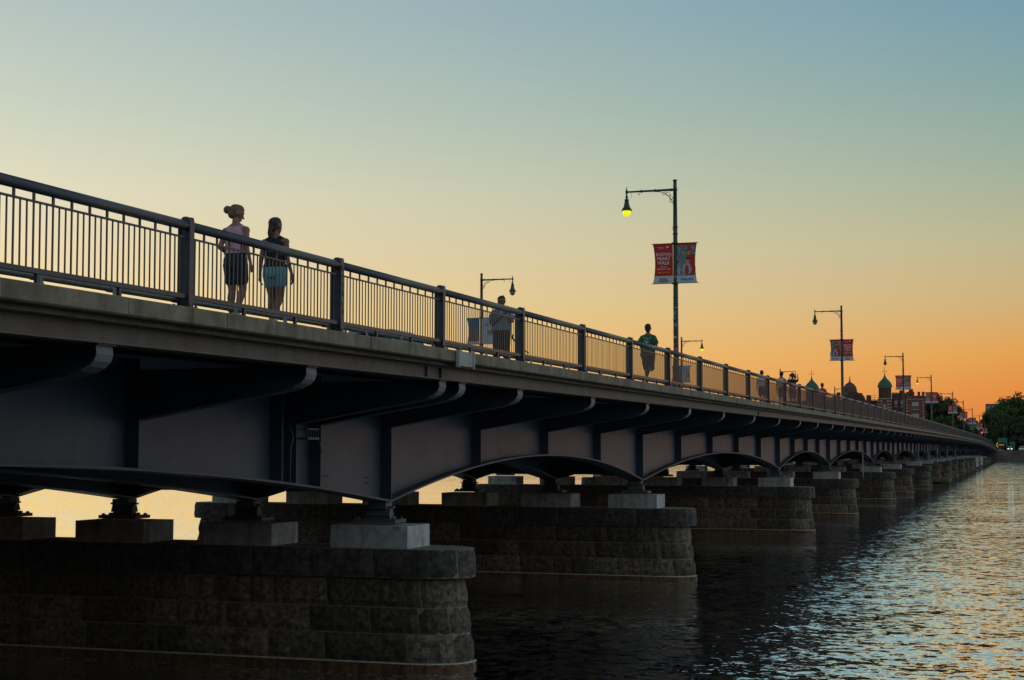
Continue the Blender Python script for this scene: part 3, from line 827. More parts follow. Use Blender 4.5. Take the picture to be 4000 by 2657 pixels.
# sticker patches on the first pole
lamp0 = [o for o in bpy.data.objects if o.name.startswith('street_lamp') and abs(o.location.y-54.7) < .01][0]
rnd = random.Random(9)
for z, h, mn in ((3.05,.02,'sticker_pale'),(2.78,.16,'sticker_blue'),(2.55,.12,'sticker_dark'),(2.36,.13,'sticker_blue'),(2.18,.06,'sticker_red'),(1.95,.07,'sticker_pale'),(1.45,.16,'sticker_pink'),(2.62,.09,'sticker_pale'),(1.72,.06,'sticker_red'),(4.15,.03,'sticker_pale')):
    mn = 'ink_dark' if mn == 'sticker_dark' else mn
    mb = MB().use(mn); a0 = rnd.uniform(-2.1,-1.3); wd = .9 if h > .03 else 2.6; vs = []
    for q in range(6):
        a_ = a0-wd/2+wd*q/5; r_ = .106
        vs += [(r_*math.cos(a_), r_*math.sin(a_), z), (r_*math.cos(a_), r_*math.sin(a_), z+h)]
    mb.add(vs, [(2*q, 2*q+2, 2*q+3, 2*q+1) for q in range(5)], True); mb.build('sticker', lamp0)

# ------------------------------------------------------------------ people
def person(label, loc, rz, H, sp, group=None, vox=.009):
    """sp: joints in units of height, x right, y ahead, z up"""
    t = thing('person', label, 'person', loc, rz, group)
    w = sp.get('w', 1.0)
    hd = Vector(sp.get('head', (0,.01,.932)))
    hips = [(-.047*w,0,.49),(.047*w,0,.49)]
    legs = sp['legs']; arms = sp['arms']
    def S(p): return Vector(p)*H
    b = MB().use(sp.get('skin', 'skin'))
    tors = [(.455,.07,.05),(.49,.094,.066),(.54,.09,.062),(.60,.070,.05),(.66,.078,.054),(.72,.088,.058),(.77,.088,.054),(.795,.066,.044),(.82,.042,.034),(.84,.03,.03)]
    lean = sp.get('lean', .0)
    def cy(z): return lean*(z-.5)
    b.loft([(z*H,0,cy(z)*H,rx*w*H,ry*w*H) for z, rx, ry in tors])
    b.capsule(S((0,cy(.82),.80)), S((hd.x*.7,hd.y-.012,hd.z-.055)), .036*H, .031*H)
    # head: skull, face, jaw, nose, ears
    yaw, pitch = sp.get('look', (0,0))
    Rm = Matrix.Rotation(yaw, 3, 'Z') @ Matrix.Rotation(-pitch, 3, 'X')
    K = 1.14
    def hp(x, y_, z): return (hd-Vector((0,0,.006))+Rm @ Vector((x*K, y_*K, z*K)))*H
    b.capsule(hp(0,-.012,.018), hp(0,.006,.018), .053*H, .052*H)
    b.capsule(hp(0,.018,0), hp(0,.022,-.045), .042*H, .027*H)
    b.capsule(hp(0,.052,.0), hp(0,.062,-.012), .005*H, .0075*H)
    b.capsule(hp(-.012,.05,-.033), hp(.012,.05,-.033), .0045*H, .0045*H)
    for sx in (-1,1): b.capsule(hp(sx*.045,0,.0), hp(sx*.046,-.004,-.014), .009*H, .006*H)
    for i, sx in ((0,-1),(1,1)):
        kn, an = legs[i][0], legs[i][1]; toe = legs[i][2]
        b.capsule(S(hips[i]), S(kn), .052*w*H, .030*w*H); 
        mid = Vector(kn).lerp(Vector(an), .3)+Vector((0,-.008,0))
        b.capsule(S(kn), S(mid), .029*w*H, .032*w*H); b.capsule(S(mid), S(an), .031*w*H, .018*H)
        b.capsule(S(an), S(toe), .018*H, .014*H)
        sh = Vector((sx*.094*w, cy(.8), .782)); el, wr = arms[i][0], arms[i][1]
        b.capsule(S((sx*.012,cy(.83),.838)), S((sx*.085*w,cy(.8),.795)), .024*H, .020*H)
        b.capsule(S((sx*.05*w,cy(.8),.785)), S(sh), .03*w*H, .031*w*H)
        b.capsule(S(sh), S(el), .0275*w*H, .0195*w*H); b.capsule(S(el), S(wr), .0195*w*H, .0125*H)
        d = (Vector(wr)-Vector(el)).normalized(); hdn = arms[i][2] if len(arms[i]) > 2 else d
        hdn = Vector(hdn).normalized(); side = hdn.cross(Vector((1,0,0.01))).normalized()
        pw = Vector(wr)+hdn*.030
        for q in (-1,1): b.capsule(S(wr), S(pw+side*q*.010), .011*H, .0105*H)
        for q, ln in ((-1.5,.036),(-.5,.043),(.5,.041),(1.5,.032)):
            p0 = pw+side*q*.0088+hdn*.006; p1 = p0+hdn*ln*.55+Vector((-sx*.004,.006,0)); p2 = p1+(hdn*.45+Vector((-sx*.35,.15,0)))*ln
            b.capsule(S(p0), S(p1), .0052*H, .0048*H, 8); b.capsule(S(p1), S(p2), .0048*H, .0042*H, 8)
        tp = Vector(wr)+hdn*.012+side*.012; b.capsule(S(tp), S(tp+side*.018+hdn*.022), .0065*H, .005*H, 8)
    body = b.build('body', t, remesh=vox, smooth=2)
    if sp.get('face'):
        e = MB().use('ink_dark')
        for sx in (-1,1): e.ellipsoid(tuple(hp(sx*.017,.052,.004)), (.0055*H,)*3, 8, 6)
        e.build('eyes', body)
        e = MB().use(sp['hair']);
        for sx in (-1,1): e.capsule(hp(sx*.008,.055,.014), hp(sx*.027,.05,.016), .0028*H, .002*H, 6)
        e.build('eyebrows', body)
    # hair
    h = MB().use(sp['hair'])
    h.capsule(hp(0,-.022,.026), hp(0,.002,.034), .053*H, .050*H)
    h.capsule(hp(0,-.03,-.012), hp(0,-.02,.01), .041*H, .05*H)
    if sp.get('style') == 'bun':
        h.ellipsoid(tuple(hp(-.035,-.072,.012)), (.038*H,.033*H,.036*H)); h.capsule(hp(-.015,-.05,.01), hp(-.03,-.06,.012), .028*H, .024*H)
    if sp.get('style') == 'tail':
        h.capsule(hp(0,-.055,-.0), hp(0,-.068,-.06), .024*H, .021*H); h.capsule(hp(0,-.068,-.06), hp(0,-.052,-.15), .021*H, .009*H)
    if sp.get('style') == 'tuft':
        h.capsule(hp(0,.025,.06), hp(-.01,.03,.082), .014*H, .005*H)
    h.build('hair', t, remesh=max(vox, .010), smooth=1)
    # top
    c = MB().use(sp['top']); lo = sp.get('toplen', .555); k_ = sp.get('loose', 1.09)
    rows = [(lo,.098,.07),(.60,.080,.060),(.66,.082,.058),(.72,.090,.060),(.77,.090,.056),(.795,.072,.046),(.815,.045,.036)]
    if sp.get('loose', 0) > 1.2: rows = [(lo,.100,.072),(.60,.096,.068),(.66,.092,.062),(.72,.092,.060),(.775,.090,.054),(.80,.076,.045),(.82,.045,.036)]
    c.loft([(z*H,0,cy(z)*H,rx*w*k_*H,ry*w*k_*H) for z, rx, ry in rows])
    for i, sx in ((0,-1),(1,1)):
        sh = Vector((sx*.094*w, cy(.8), .782)); el = Vector(arms[i][0])
        c.capsule(S((sx*.035*w,cy(.8),.812)), S((sx*.068*w,cy(.8),.797)), .026*w*H, .026*w*H)
        c.capsule(S((sx*.045*w,cy(.8),.775)), S((sx*.072*w,cy(.8),.775)), .034*w*H, .030*w*H)
        sl = sp.get('sleeve', 0)
        if sl: c.capsule(S((sx*.07*w,cy(.8),.785)), S(sh), .04*w*H, .036*w*H); c.capsule(S(sh), S(sh.lerp(el, sl)), .036*w*H, .040*w*H*(k_/1.1))
    c.build('shirt', t, remesh=vox, smooth=2)
    # bottom
    g = MB().use(sp['bottom']); bl = sp.get('botlen', .5); bw = sp.get('bw', 1.12)
    g.loft([(z*H,0,cy(z)*H,rx*w*bw*H,ry*w*bw*H) for z, rx, ry in ((.455,.075,.06),(.49,.093,.068),(.54,.092,.065),(.575,.082,.058),(.60,.074,.054))])
    if sp.get('skirt'):
        g.loft([(z*H,0,0,rx*H,ry*H) for z, rx, ry in ((.375,.115,.085),(.42,.110,.082),(.49,.103,.075),(.54,.095,.067),(.59,.078,.056))])
    for i in (0,1):
        kn, an = Vector(legs[i][0]), Vector(legs[i][1]); hpv = Vector(hips[i])
        if bl <= 1: g.capsule(S(hpv), S(hpv.lerp(kn, bl)), .058*w*H*bw/1.1, .050*w*H*bw/1.1)
        else:
            g.capsule(S(hpv), S(kn), .058*w*H*bw/1.1, .046*w*H*bw/1.1); g.capsule(S(kn), S(kn.lerp(an, bl-1)), .046*w*H*bw/1.1, .034*w*H*bw/1.1)
    g.build('skirt' if sp.get('skirt') else ('trousers' if bl > 1.5 else 'shorts'), t, remesh=vox, smooth=2)
    for i in (0,1):
        an, toe = Vector(legs[i][1]), Vector(legs[i][2]); s_ = MB().use(sp['shoe']); dd = (toe-an); flat = Vector((dd.x, dd.y, 0)).normalized()
        heel = an-flat*.022+Vector((0,0,-.016))
        s_.capsule(S(heel), S(toe+Vector((0,0,.0))), .022*H, .019*H); s_.capsule(S(an), S(an.lerp(toe,.6)), .024*H, .019*H)
        s_.build('shoe', t, remesh=max(vox, .009), smooth=1)
    return t
DZ = 6.34
walk_f = lambda: None
def A_down(sx, fwd=0., w=1.): return ((sx*.128*w, -.015+fwd*.3, .625), (sx*.150*w, .02+fwd, .475), (0,.1,-1))
W1 = dict(w=1.12, legs=[((-.045,.02,.275),(-.045,.01,.045),(-.05,.08,.02)), ((.055,.035,.28),(.06,-.05,.075),(.065,.015,.02))],
          arms=[((-.122,-.055,.64),(-.118,.075,.585),(.1,1,.05)), ((.128,-.02,.64),(.158,.0,.495),(.15,.1,-1))],
          skin='skin_pale', hair='hair_blonde', style='bun', top='pink_cloth', toplen=.58, bottom='navy_cloth', botlen=.62, bw=1.1, shoe='shoe_white', look=(-.75,.35))
W2 = dict(w=1.12, legs=[((-.04,.03,.275),(-.045,.03,.045),(-.05,.10,.02)), ((.05,.015,.28),(.045,-.10,.10),(.055,-.05,.03))],
          arms=[A_down(-1,-.02), A_down(1,.03)], skin='skin', hair='hair_brown', style='tail', top='black_cloth', toplen=.55, bottom='teal_cloth', botlen=.4, skirt=False, bw=1.12,
          shoe='shoe_white', look=(-.3,0))
person('woman in pink sleeveless top and navy shorts, blonde hair in a bun, walking away', (-10.72, 19.75, DZ+.0), R(-8), 1.68, W1)
person('woman with a dark ponytail in a black sleeveless top and teal shorts, walking away', (-10.72, 20.98, DZ+.0), 0, 1.67, W2)
MAN = dict(legs=[((-.06,.03,.28),(-.085,.02,.045),(-.095,.09,.02)), ((.06,.02,.28),(.085,-.01,.045),(.095,.06,.02))],
           arms=[((-.150,.03,.66),(-.085,.17,.70),(.4,.5,.4)), ((.150,.05,.645),(.085,.115,.795),(-.35,.0,1))], skin='skin', hair='hair_dark', style='tuft', face=True,
           top='blue_shirt', toplen=.535, loose=1.24, sleeve=.55, bottom='navy_cloth', botlen=1.93, bw=1.22, shoe='shoe_dark', w=1.12, look=(.45,.15))
man = person('man in light blue shirt and dark trousers, one hand raised to his mouth', (-11.75, 34.7, DZ+.04), R(196), 1.75, MAN)
JOG = dict(legs=[((-.04,.06,.285),(-.03,.02,.06),(-.035,.09,.03)), ((.045,.03,.27),(.03,-.13,.22),(.03,-.16,.16))],
           arms=[((-.150,-.03,.665),(-.135,.09,.625),(.3,1,.1)), ((.155,-.06,.665),(.135,.06,.65),(-.3,1,.1))], skin='skin', hair='hair_dark',
           top='green_cloth', toplen=.47, loose=1.22, sleeve=.75, bottom='navy_cloth', botlen=.95, bw=1.25, shoe='shoe_dark', w=1.06, lean=.05, look=(0,0))
jog = person('jogger in a loose green t-shirt with a white print, seen from behind', (-10.45, 44.2, DZ+.05), 0, 1.77, JOG)
# white print on the jogger's back
mb = MB().use('ink_white'); 
def pr(pts, r_=.006): mb.tube([(x, -.158-(.012 if abs(x) < .08 else 0)+.35*x*x, z) for x, z in pts], r_, 5)
pr([(.0+.045*math.cos(R(a)), 1.30+.05*math.sin(R(a))) for a in range(0,361,30)], .008)
pr([(0,1.25),(-.01,1.18),(-.06,1.11)]); pr([(0,1.25),(.02,1.18),(.07,1.11)]); pr([(-.07,1.24),(0,1.21),(.08,1.24)]); pr([(-.06,1.06),(0,1.09),(.07,1.06)])
pr([(-.12,1.37),(-.08,1.385)]); pr([(-.10,1.38),(-.10,1.33)]); pr([(.09,1.36),(.13,1.37),(.12,1.33),(.09,1.34)]); pr([(-.1,1.28),(-.09,1.15),(-.1,1.08)], .003)
mb.build('shirt_print', jog)
# the man's carrying strap and walking stick
mb = MB().use('black_cloth'); mb.tube([(-.17,.09,1.42),(-.05,.165,1.3),(.1,.17,1.16),(.22,.12,1.06),(.2,-.05,1.06),(0,-.15,1.25),(-.15,-.05,1.44)], .02, 6); mb.build('shoulder_strap', man)
st = MB().use('black_cloth'); st.tube([(-11.42,34.55,7.13),(-11.36,34.7,6.95),(-11.12,34.85,6.78)], .014, 6); st.tube([(-11.40,34.5,7.2),(-11.43,34.55,7.1)], .022, 6)
o = st.build('umbrella'); tag(o, 'thin folded black umbrella hanging beside the man in light blue', 'umbrella')
gen = lambda top, hair, **k_: dict(dict(legs=[((-.045,.02,.275),(-.045,.0,.045),(-.05,.08,.02)), ((.045,.03,.28),(.05,.03,.045),(.055,.10,.02))],
          arms=[A_down(-1), A_down(1)], hair=hair, top=top, bottom='navy_cloth', botlen=.7, sleeve=.5, bw=1.2, loose=1.15, shoe='shoe_dark'), **k_)
def sw(x, y_, h, label, sp): return person(label, (x, y_, DZ+dz(y_)), 0, h, sp, vox=.014)
sw(-11.2, 69.4, 1.60, 'person mostly hidden by the railing, only dark hair and white shoulders above it', gen('white_cloth','hair_dark'))
sw(-10.9, 73.3, 1.72, 'person in a pink t-shirt walking away beyond the railing, short dark hair', gen('pink_cloth','hair_dark'))
sw(-10.8, 76.2, 1.78, 'person in a black t-shirt raising both hands to take a picture', gen('black_cloth','hair_brown', style='bun',
   arms=[((-.13,.06,.80),(-.07,.14,.92),(.2,.4,1)), ((.15,.03,.80),(.13,.08,.93),(-.1,.3,1))]))
sw(-11.0, 89.5, 1.80, 'person in a red t-shirt walking away on the bridge', gen('red_cloth','hair_dark'))
sw(-11.3, 162.2, 1.75, 'person in a white t-shirt far along the railing, below the brick block', gen('white_cloth','hair_dark'))
sw(-11.2, 118.6, 1.65, 'person in light blue far along the railing, below the green cupola', gen('blue_shirt','hair_dark'))
sw(-11.3, 232., 1.75, 'farthest walker in pale clothes behind the railing', gen('white_cloth','hair_blonde'))

# ------------------------------------------------------------------ cars on the roadway
def car_proto(loc, label, paint, length=4.5):
    t = thing('car', label, 'car', loc, 0, 'cars on the bridge')
    b = MB().use(paint); w = .88
    side = [(-2.2,.25),(2.15,.25),(2.25,.55),(2.15,.80),(1.25,.92),(-1.9,.95),(-2.2,.85),(-2.25,.5)]
    b.prism(side, 'x', -w, w)
    def cabin(inset, z0, z1, mname, mbx, lo, hi):
        mbx.use(mname)
        secs = [(z0, lo[0], hi[0], w-.06), (z0+(z1-z0)*.6, lo[1], hi[1], w-.16), (z1-.05, lo[2], hi[2], w-.24), (z1, lo[2]+.25, hi[2]-.25, w-.42)]
        rings = [[(-ww, a, z), (ww, a, z), (ww, b_, z), (-ww, b_, z)] for z, a, b_, ww in secs]
        mbx.rings(rings, True, False)
    cabin(0, .93, 1.36, 'car_glass', g := MB(), (-1.85,-1.55,-1.3), (1.2,.75,.45))
    rf = MB().use(paint); rf.rings([[(-ww,a,z),(ww,a,z),(ww,b_,z),(-ww,b_,z)] for z, a, b_, ww in ((1.32,-1.42,.58,.67),(1.40,-1.32,.5,.64),(1.455,-1.1,.25,.55),(1.47,-.8,-.05,.4))], True, True)
    for yy in (-1.35,-.35,.6): 
        for sx in (-1,1): rf.tube([(sx*(w-.07),yy*1.15+(.2 if yy > 0 else -.1),.94),(sx*.66,yy,1.34)], .03, 5)
    b.build('body', t); g.build('windows', t); rf.build('roof', t)
    for sx in (-1,1):
        for yy in (-1.35,1.4):
            wb = MB().use('tyre'); wb.tube([(sx*(w-.16),yy,.32),(sx*(w+.01),yy,.32)], .32, 18); o = wb.build('wheel', t)
            hb = MB().use('galv'); hb.tube([(sx*(w+.012),yy,.32),(sx*(w+.02),yy,.32)], .18, 12); hb.build('rim', o)
    return t
zc = lambda yy: 6.30+dz(yy)
c0 = car_proto((-17.0, 40.3, zc(40)), 'blue grey car, only its roof showing above the bridge edge at the left', 'car_blue')
c1 = car_proto((-17.0, 146.0, zc(146)), 'white car on the bridge roadway, mostly hidden by the railing', 'car_white')
for yy, lb in ((205.,'white car far along the bridge beyond the fourth near lamp'),(290.,'white car near the far end of the bridge'),(375.,'farthest white car on the bridge by the trees')):
    copy_tree(c1, lb, (-15.5, yy, zc(yy)), 'cars on the bridge')

# ------------------------------------------------------------------ float, fisher and marker boards
dk = thing('float', 'low wooden float moored beside the bridge piers', 'float', (-11.2, 215.8, 0))
mb = MB().use('wood'); mb.box(-2.2, 1.4, -3.2, 3.2, .12, .5); mb.build('planking', dk)
for x in (-2.,1.2):
    for y_ in (-3,3): mb = MB().use('wood'); mb.tube([(x,y_,-.6),(x,y_,.9)], .12, 8); mb.build('piling', dk)
person('person in red standing on the wooden float beside the piers', (-10.9, 216.5, .5), R(90), 1.7, gen('red_cloth','hair_dark'), vox=.016)
for x, yy, lb in ((-10.5,360.,'left one of two tall white marker boards standing in the water by the far piers'),(-10.5,393.,'right one of two tall white marker boards standing in the water by the far piers')):
    t = thing('marker_board', lb, 'marker board', (x,yy,0), 0, 'marker boards by the far piers')
    mb = MB().use('sign_white'); mb.box(-.28,.28,-.05,.05,.5,1.35); mb.box(-.35,.35,-.05,.05,1.5,2.5); mb.box(-.1,.1,-.04,.04,1.3,1.6); mb.build('board', t)
    mb = MB().use('wood'); mb.tube([(0,.12,-.6),(0,.12,2.7)], .1, 8); mb.build('pile', t)

# ------------------------------------------------------------------ water and far bank
mb = MB().use('water'); mb.add([(-4000,-600,0),(4000,-600,0),(4000,6000,0),(-4000,6000,0)], [(0,1,2,3)])
tag(mb.build('water'), kind='structure')
mb = MB().use('grass')
mb.add([(-900,563.3,3.6),(900,563.3,3.6),(900,640,3.8),(-900,640,3.8),(-1500,3000,6),(1500,3000,6)], [(0,1,2,3),(3,2,5,4)])
tag(mb.build('far_bank'), kind='structure')
mb = MB().use('bank_stone')
rnd = random.Random(4); rings = []
xs = [x for x in range(-600, 601, 3)]
vs = []
for z, yo in ((-.6,0),(1.1,.1),(2.5,.2),(3.72,.3),(3.78,.9)):
    for x in xs: vs.append((x, 562+yo+rnd.uniform(-.08,.08), z+rnd.uniform(-.05,.05)))
n = len(xs)
mb.add(vs, [(j*n+i, j*n+i+1, (j+1)*n+i+1, (j+1)*n+i) for j in range(4) for i in range(n-1)])
tag(mb.build('seawall'), 'long grey stone seawall along the far shore', 'seawall')
# unseen bank behind the camera, carrying trees added to block light
mb = MB().use('grass'); mb.add([(-300,-24,1.6),(300,-24,1.6),(300,-300,6),(-300,-300,6)], [(3,2,1,0)])
mb.use('bank_stone'); mb.add([(-300,-23.9,-1),(300,-23.9,-1),(300,-24,1.6),(-300,-24,1.6)], [(0,1,2,3)])
tag(mb.build('near_bank'), kind='structure')
# end pier wing wall of the bridge at the far bank
mb = MB().use('bank_stone'); mb.box(-31.5, -9.3, 553, 566, -.6, 3.4); tag(mb.build('abutment'), 'stone abutment where the bridge meets the far shore', 'abutment')

# ------------------------------------------------------------------ trees
def crown_mesh(seed, rx, ry, rz, nclump, nleaf, ls, mname):
    rnd = random.Random(seed); mb = MB().use(mname)
    clumps = []
    for _ in range(nclump):
        while True:
            p = Vector((rnd.uniform(-1,1), rnd.uniform(-1,1), rnd.uniform(-.85,1)))
            if .35 < p.length < 1: break
        clumps.append((Vector((p.x*rx, p.y*ry, p.z*rz)), rnd.uniform(.14,.27)*min(rx,rz)))
    for c, r_ in clumps:
        for _ in range(nleaf):
            d = Vector((rnd.gauss(0,1), rnd.gauss(0,1), rnd.gauss(0,1))); d.normalize()
            p = c+d*r_*rnd.uniform(.55,1.15); d.z = d.z*.7; a = Vector((rnd.gauss(0,1), rnd.gauss(0,1), rnd.gauss(0,1))).normalized(); u_ = d.cross(a).normalized(); v_ = (d+a*.6).cross(u_).normalized()
            sz = ls*rnd.uniform(.5,1.25); mb.add([p+u_*sz, p+v_*sz*.7, p-u_*sz, p-v_*sz*.7], [(0,1,2,3)])
    return mb.mesh('crown')
def trunk_mesh(h, r_):
    mb = MB().use('bark'); mb.tube([(0,0,0),(.1,0,h*.5),(0,.1,h)], [r_, r_*.7, r_*.45], 8)
    for k in range(5):
        a = k*1.3; mb.tube([(0,0,h*.6),(math.cos(a)*h*.25,math.sin(a)*h*.25,h*.95),(math.cos(a)*h*.45,math.sin(a)*h*.45,h*1.25)], [r_*.45,r_*.3,r_*.12], 6)
    return mb.mesh('trunk')
CR = [crown_mesh(1, 8, 7, 8.5, 110, 75, .42, 'leaves'), crown_mesh(2, 8, 7, 8.5, 110, 75, .42, 'leaves_dark'), crown_mesh(3, 3.2, 3, 4.2, 22, 26, .3, 'leaves')]
TR = trunk_mesh(9, .5)
def tree(x, y_, top, sc, kind, label, group='trees on the far bank', z0=3.7):
    t = thing('tree', label, 'tree', (x, y_, z0), random.uniform(0,6), group)
    o = bpy.data.objects.new('crown', CR[kind]); COL.objects.link(o); o.parent = t
    rz_ = (8.5 if kind < 2 else 4.2)
    hz = top-z0-rz_*sc*1.02; o.location = (0,0,hz); o.scale = (sc*random.uniform(.95,1.1), sc, sc)
    q = bpy.data.objects.new('trunk', TR); COL.objects.link(q); q.parent = t; k_ = max(.2, (hz+1)/9/1.2); q.scale = (sc,sc,k_)
    return t
R_TREES = [(-1.0,628,25.6,1.12,0),(-6.5,640,24.2,.95,0),(-10.5,612,19.0,.8,0),(5.5,640,26,1.15,0),(-4.5,600,16.5,.85,1),(2.5,596,17.5,.9,1),(13,630,25,1.2,0),(23,640,24,1.2,0),(36,628,26,1.2,1),(50,640,25,1.2,0),(66,636,24,1.2,0),(84,640,26,1.2,1),(104,640,25,1.3,0),
           (-14.0,645,17.5,.5,0),(9,598,13,.8,1)]
side_w = ['tallest broad green tree','rounded green tree','low bushy green tree','broad green tree beyond the tall one','small dark tree','dark rounded tree']
for i, (x, y_, top, sc, kd) in enumerate(R_TREES):
    names = ['broad tallest green tree at the right edge on the far bank','rounded green tree left of the tallest one on the far bank','lower green tree at the left end of the right-hand trees',
      'green tree at the very right edge, behind the tallest one','small dark tree in front of the right-hand trees, beside the green road signs','dark tree at the water side below the tallest tree']
    lb = names[i] if i < 6 else (None)
    if lb is None: lb = {13:'thin pale tree with sparse leaves at the left end of the right-hand trees', 14:'low dark tree at the right edge above the seawall'}.get(i, 'tree of the far bank beyond the right edge, '+ORD[i-5]+' from the view')
    tree(x, y_, top, sc, kd, lb)
L_TREES = [(-34.5,655,26.8,.95,1,'tall dark tree right of the brick towers, behind the third lamp'),(-29.8,655,24.6,.8,1,'dark tree behind the fourth lamp of the near walk'),(-27.0,652,16.4,.6,1,'lowest dark tree at the right end of the left-hand trees'),
           (-39,668,24.5,.9,1,'dark tree tucked against the brick tower'),(-31.5,640,17.5,.7,0,'bushy green tree low in front of the dark trees'),(-23,660,13.2,.6,1,'low dark tree in the dip between the two tree groups'),(-18.5,664,12.8,.6,0,'low green tree in the dip, left of the traffic light')]
for x, y_, top, sc, kd, lb in L_TREES: tree(x, y_, top, sc, kd, lb)
for i in range(0): tree(-130-32*i, 625+6*(i % 3), 20+2*(i % 4), 1.2, i % 2, 'tree of the far bank hidden behind the bridge, '+ORD[i]+' to the left of the towers')

for i in range(14): tree(-104+16*i, -36-5*(i % 2), 19+2*(i % 3), 1.25, i % 2, 'light-blocking tree added on the bank behind the camera, '+ORD[i]+' from the left', 'light-blocking trees added on the bank behind the camera', 1.8)  # unseen row, added to cut the sky light from behind
# ------------------------------------------------------------------ buildings on the far bank
def windows(parent, x0, x1, y_, z0, z1, nx, nz_, w, h, trim_=True):
    for i in range(nx):
        for j in range(nz_):
            cx = x0+(x1-x0)*(i+.5)/nx; cz = z0+(z1-z0)*(j+.5)/nz_
            m = MB().use('trim'); m.box(cx-w/2-.18, cx+w/2+.18, y_-.12, y_-.004, cz+h/2, cz+h/2+.35); m.box(cx-w/2-.25, cx+w/2+.25, y_-.18, y_-.004, cz-h/2-.3, cz-h/2)
            m.use('window_pale'); m.box(cx-w/2, cx+w/2, y_-.05, y_-.004, cz+h*.02, cz+h/2); m.use('window_glass'); m.box(cx-w/2, cx+w/2, y_-.04, y_-.004, cz-h/2, cz+h*.02)
            m.box(cx-.05, cx+.05, y_-.08, y_-.052, cz-h/2, cz+h/2)
            m.build('window', parent)
def onion(mb, cx, cy, z, r_, h):
    mb.use('copper')
    prof = [(r_*1.02,0),(r_*1.1,.02),(r_*1.04,.12),(r_*.95,.25),(r_*.78,.38),(r_*.54,.51),(r_*.33,.62),(r_*.18,.74),(r_*.09,.87),(r_*.045,1.0)]
    mb.lathe([(a, z+b*h) for a, b in prof], cx, cy, 16)
def tower(name_label, cx, base, top, r_, oh, loc_y):
    t = thing('cupola_tower', name_label, 'tower', (cx, loc_y, 3.7), 0, 'cupola towers on the far bank')
    w = MB().use('brick'); w.lathe([(r_,0),(r_,top-3.7-5.0)], n=12, smooth=False); w.use('brick_dark'); w.lathe([(r_*.93,top-3.7-4.9),(r_*.93,top-3.7)], n=12, smooth=False)
    w.use('trim'); w.lathe([(r_*1.06,top-3.7-5.1),(r_*1.06,top-3.7-4.7)], n=12)
    w.lathe([(r_*1.05,top-3.7-.3),(r_*1.05,top-3.7+.0)], n=12)
    for a in (-150,-120,-60,-30):     # quoins
        for k in range(14): 
            zz_ = 4+k*1.3
            if zz_ > top-3.7-6: break
            s_ = .3 if k % 2 else .45; x, y_ = r_*1.0*math.cos(R(a)), r_*1.0*math.sin(R(a)); w.box(x-s_, x+s_, y_-.15, y_+.15, zz_, zz_+.7)
    w.build('wall', t)
    d = MB(); onion(d, 0, 0, top-3.7, r_, oh); d.build('dome', t)
    f = MB().use('bark'); zt = top-3.7+oh; f.tube([(0,0,zt-.5),(0,0,zt+2.6)], .09, 6); f.box(-.9,.9,-.05,.05,zt+.9,zt+1.0); f.box(-.9,-.7,-.05,.05,zt+.75,zt+1.2); f.box(.7,.9,-.05,.05,zt+.75,zt+1.2)
    f.build('weathervane', t)
    windows(t, -r_*.5, r_*.5, -r_, 5, top-3.7-6, 1, 3, 1.0, 2.0)
    return t
tower('brick tower with a green onion dome, left one, rising above the railing', -84.2, 0, 29.0, 2.75, 5.3, 650)
tower('brick tower with a green onion dome and weathervane, right one, beside the crenellated block', -54.6, 0, 29.6, 2.75, 5.4, 650)
b = thing('brick_building', 'long dark brick building with a brown dome between the two cupola towers', 'building', (0,0,0))
m = MB().use('brick_dark'); m.box(-96, -57.3, 652, 672, 3.7, 24.2); m.box(-72.6,-62.3,651,668,20.5,24.0); m.box(-74.2,-72.8,651,653,18,27.6); m.box(-62.2,-60.4,651,653,18,26.2); m.box(-66,-64,651,654,24,27.2)
m.prism([(-72.4,24.0),(-63,24.0),(-64,26.4),(-66,27.6),(-71.5,27.6)], 'y', 651.5, 660); m.build('wall', b)
d = MB().use('dome_brown'); d.lathe([(3.0,26.2),(3.0,27.4),(2.9,28.6),(2.5,30.0),(1.8,31.0),(.8,31.7),(.35,32.0),(.25,33.0),(.05,34.6)], -69.2, 655, 16); d.build('dome', b)
f = MB().use('bark')
for x in (-100,-61,-59): f.tube([(x,651.5,24.2),(x,651.5,26.4)], .06, 5)
for z in (25.3,26.3): f.tube([(-62,651.5,z),(-57.3,651.5,z)], .06, 5)
f.build('roof_rail', b)
windows(b, -95, -58, 652, 5, 20, 10, 3, 1.3, 2.2)
c = thing('crenellated_building', 'red brick block with battlements and pale quoins, right of the green domed tower', 'building', (0,0,0))
m = MB().use('brick'); m.box(-41.9+1.2*0-4.2, -38.9, 648, 662, 3.7, 25.8); m.use('brick_dark'); m.box(-52.0, -46.2, 651, 664, 3.7, 27.0); m.box(-49.0,-47.2,652,656,27,28.2); m.box(-46.2,-41,652.5,664,3.7,23.0)
m.use('brick')
for x in (-46.1,-43.9,-41.6,-39.9): m.box(x, x+1.05, 648, 649, 25.8, 27.4)
m.box(-45.2,-43.5,650,652,25.8,28.6); m.box(-38.8,-38.0,650,652,3.7,25.4)
for k in range(12): m.use('brick_dark'); m.box(-51.9+k*.45,-51.7+k*.45,650.8,651.2,27,27.4)
m.use('trim'); m.box(-46.15,-38.85,647.9,648.05,24.2,24.5); m.box(-46.15,-38.85,647.9,648.05,15.0,15.3); m.box(-46.15,-38.85,647.9,648.05,8.8,9.1)
for k in range(16):
    s_ = .5 if k % 2 else .8
    for xq in (-46.1,-38.95): m.box(xq if xq < -40 else xq-s_, xq+s_ if xq < -40 else xq, 647.9, 648.02, 4.2+k*1.25, 4.2+k*1.25+.7)
m.build('wall', c)
windows(c, -44.6, -40.4, 648, 5, 24, 1, 4, 2.6, 2.6); windows(c, -51.6, -46.6, 651, 6, 25, 2, 4, 1.1, 2.0)
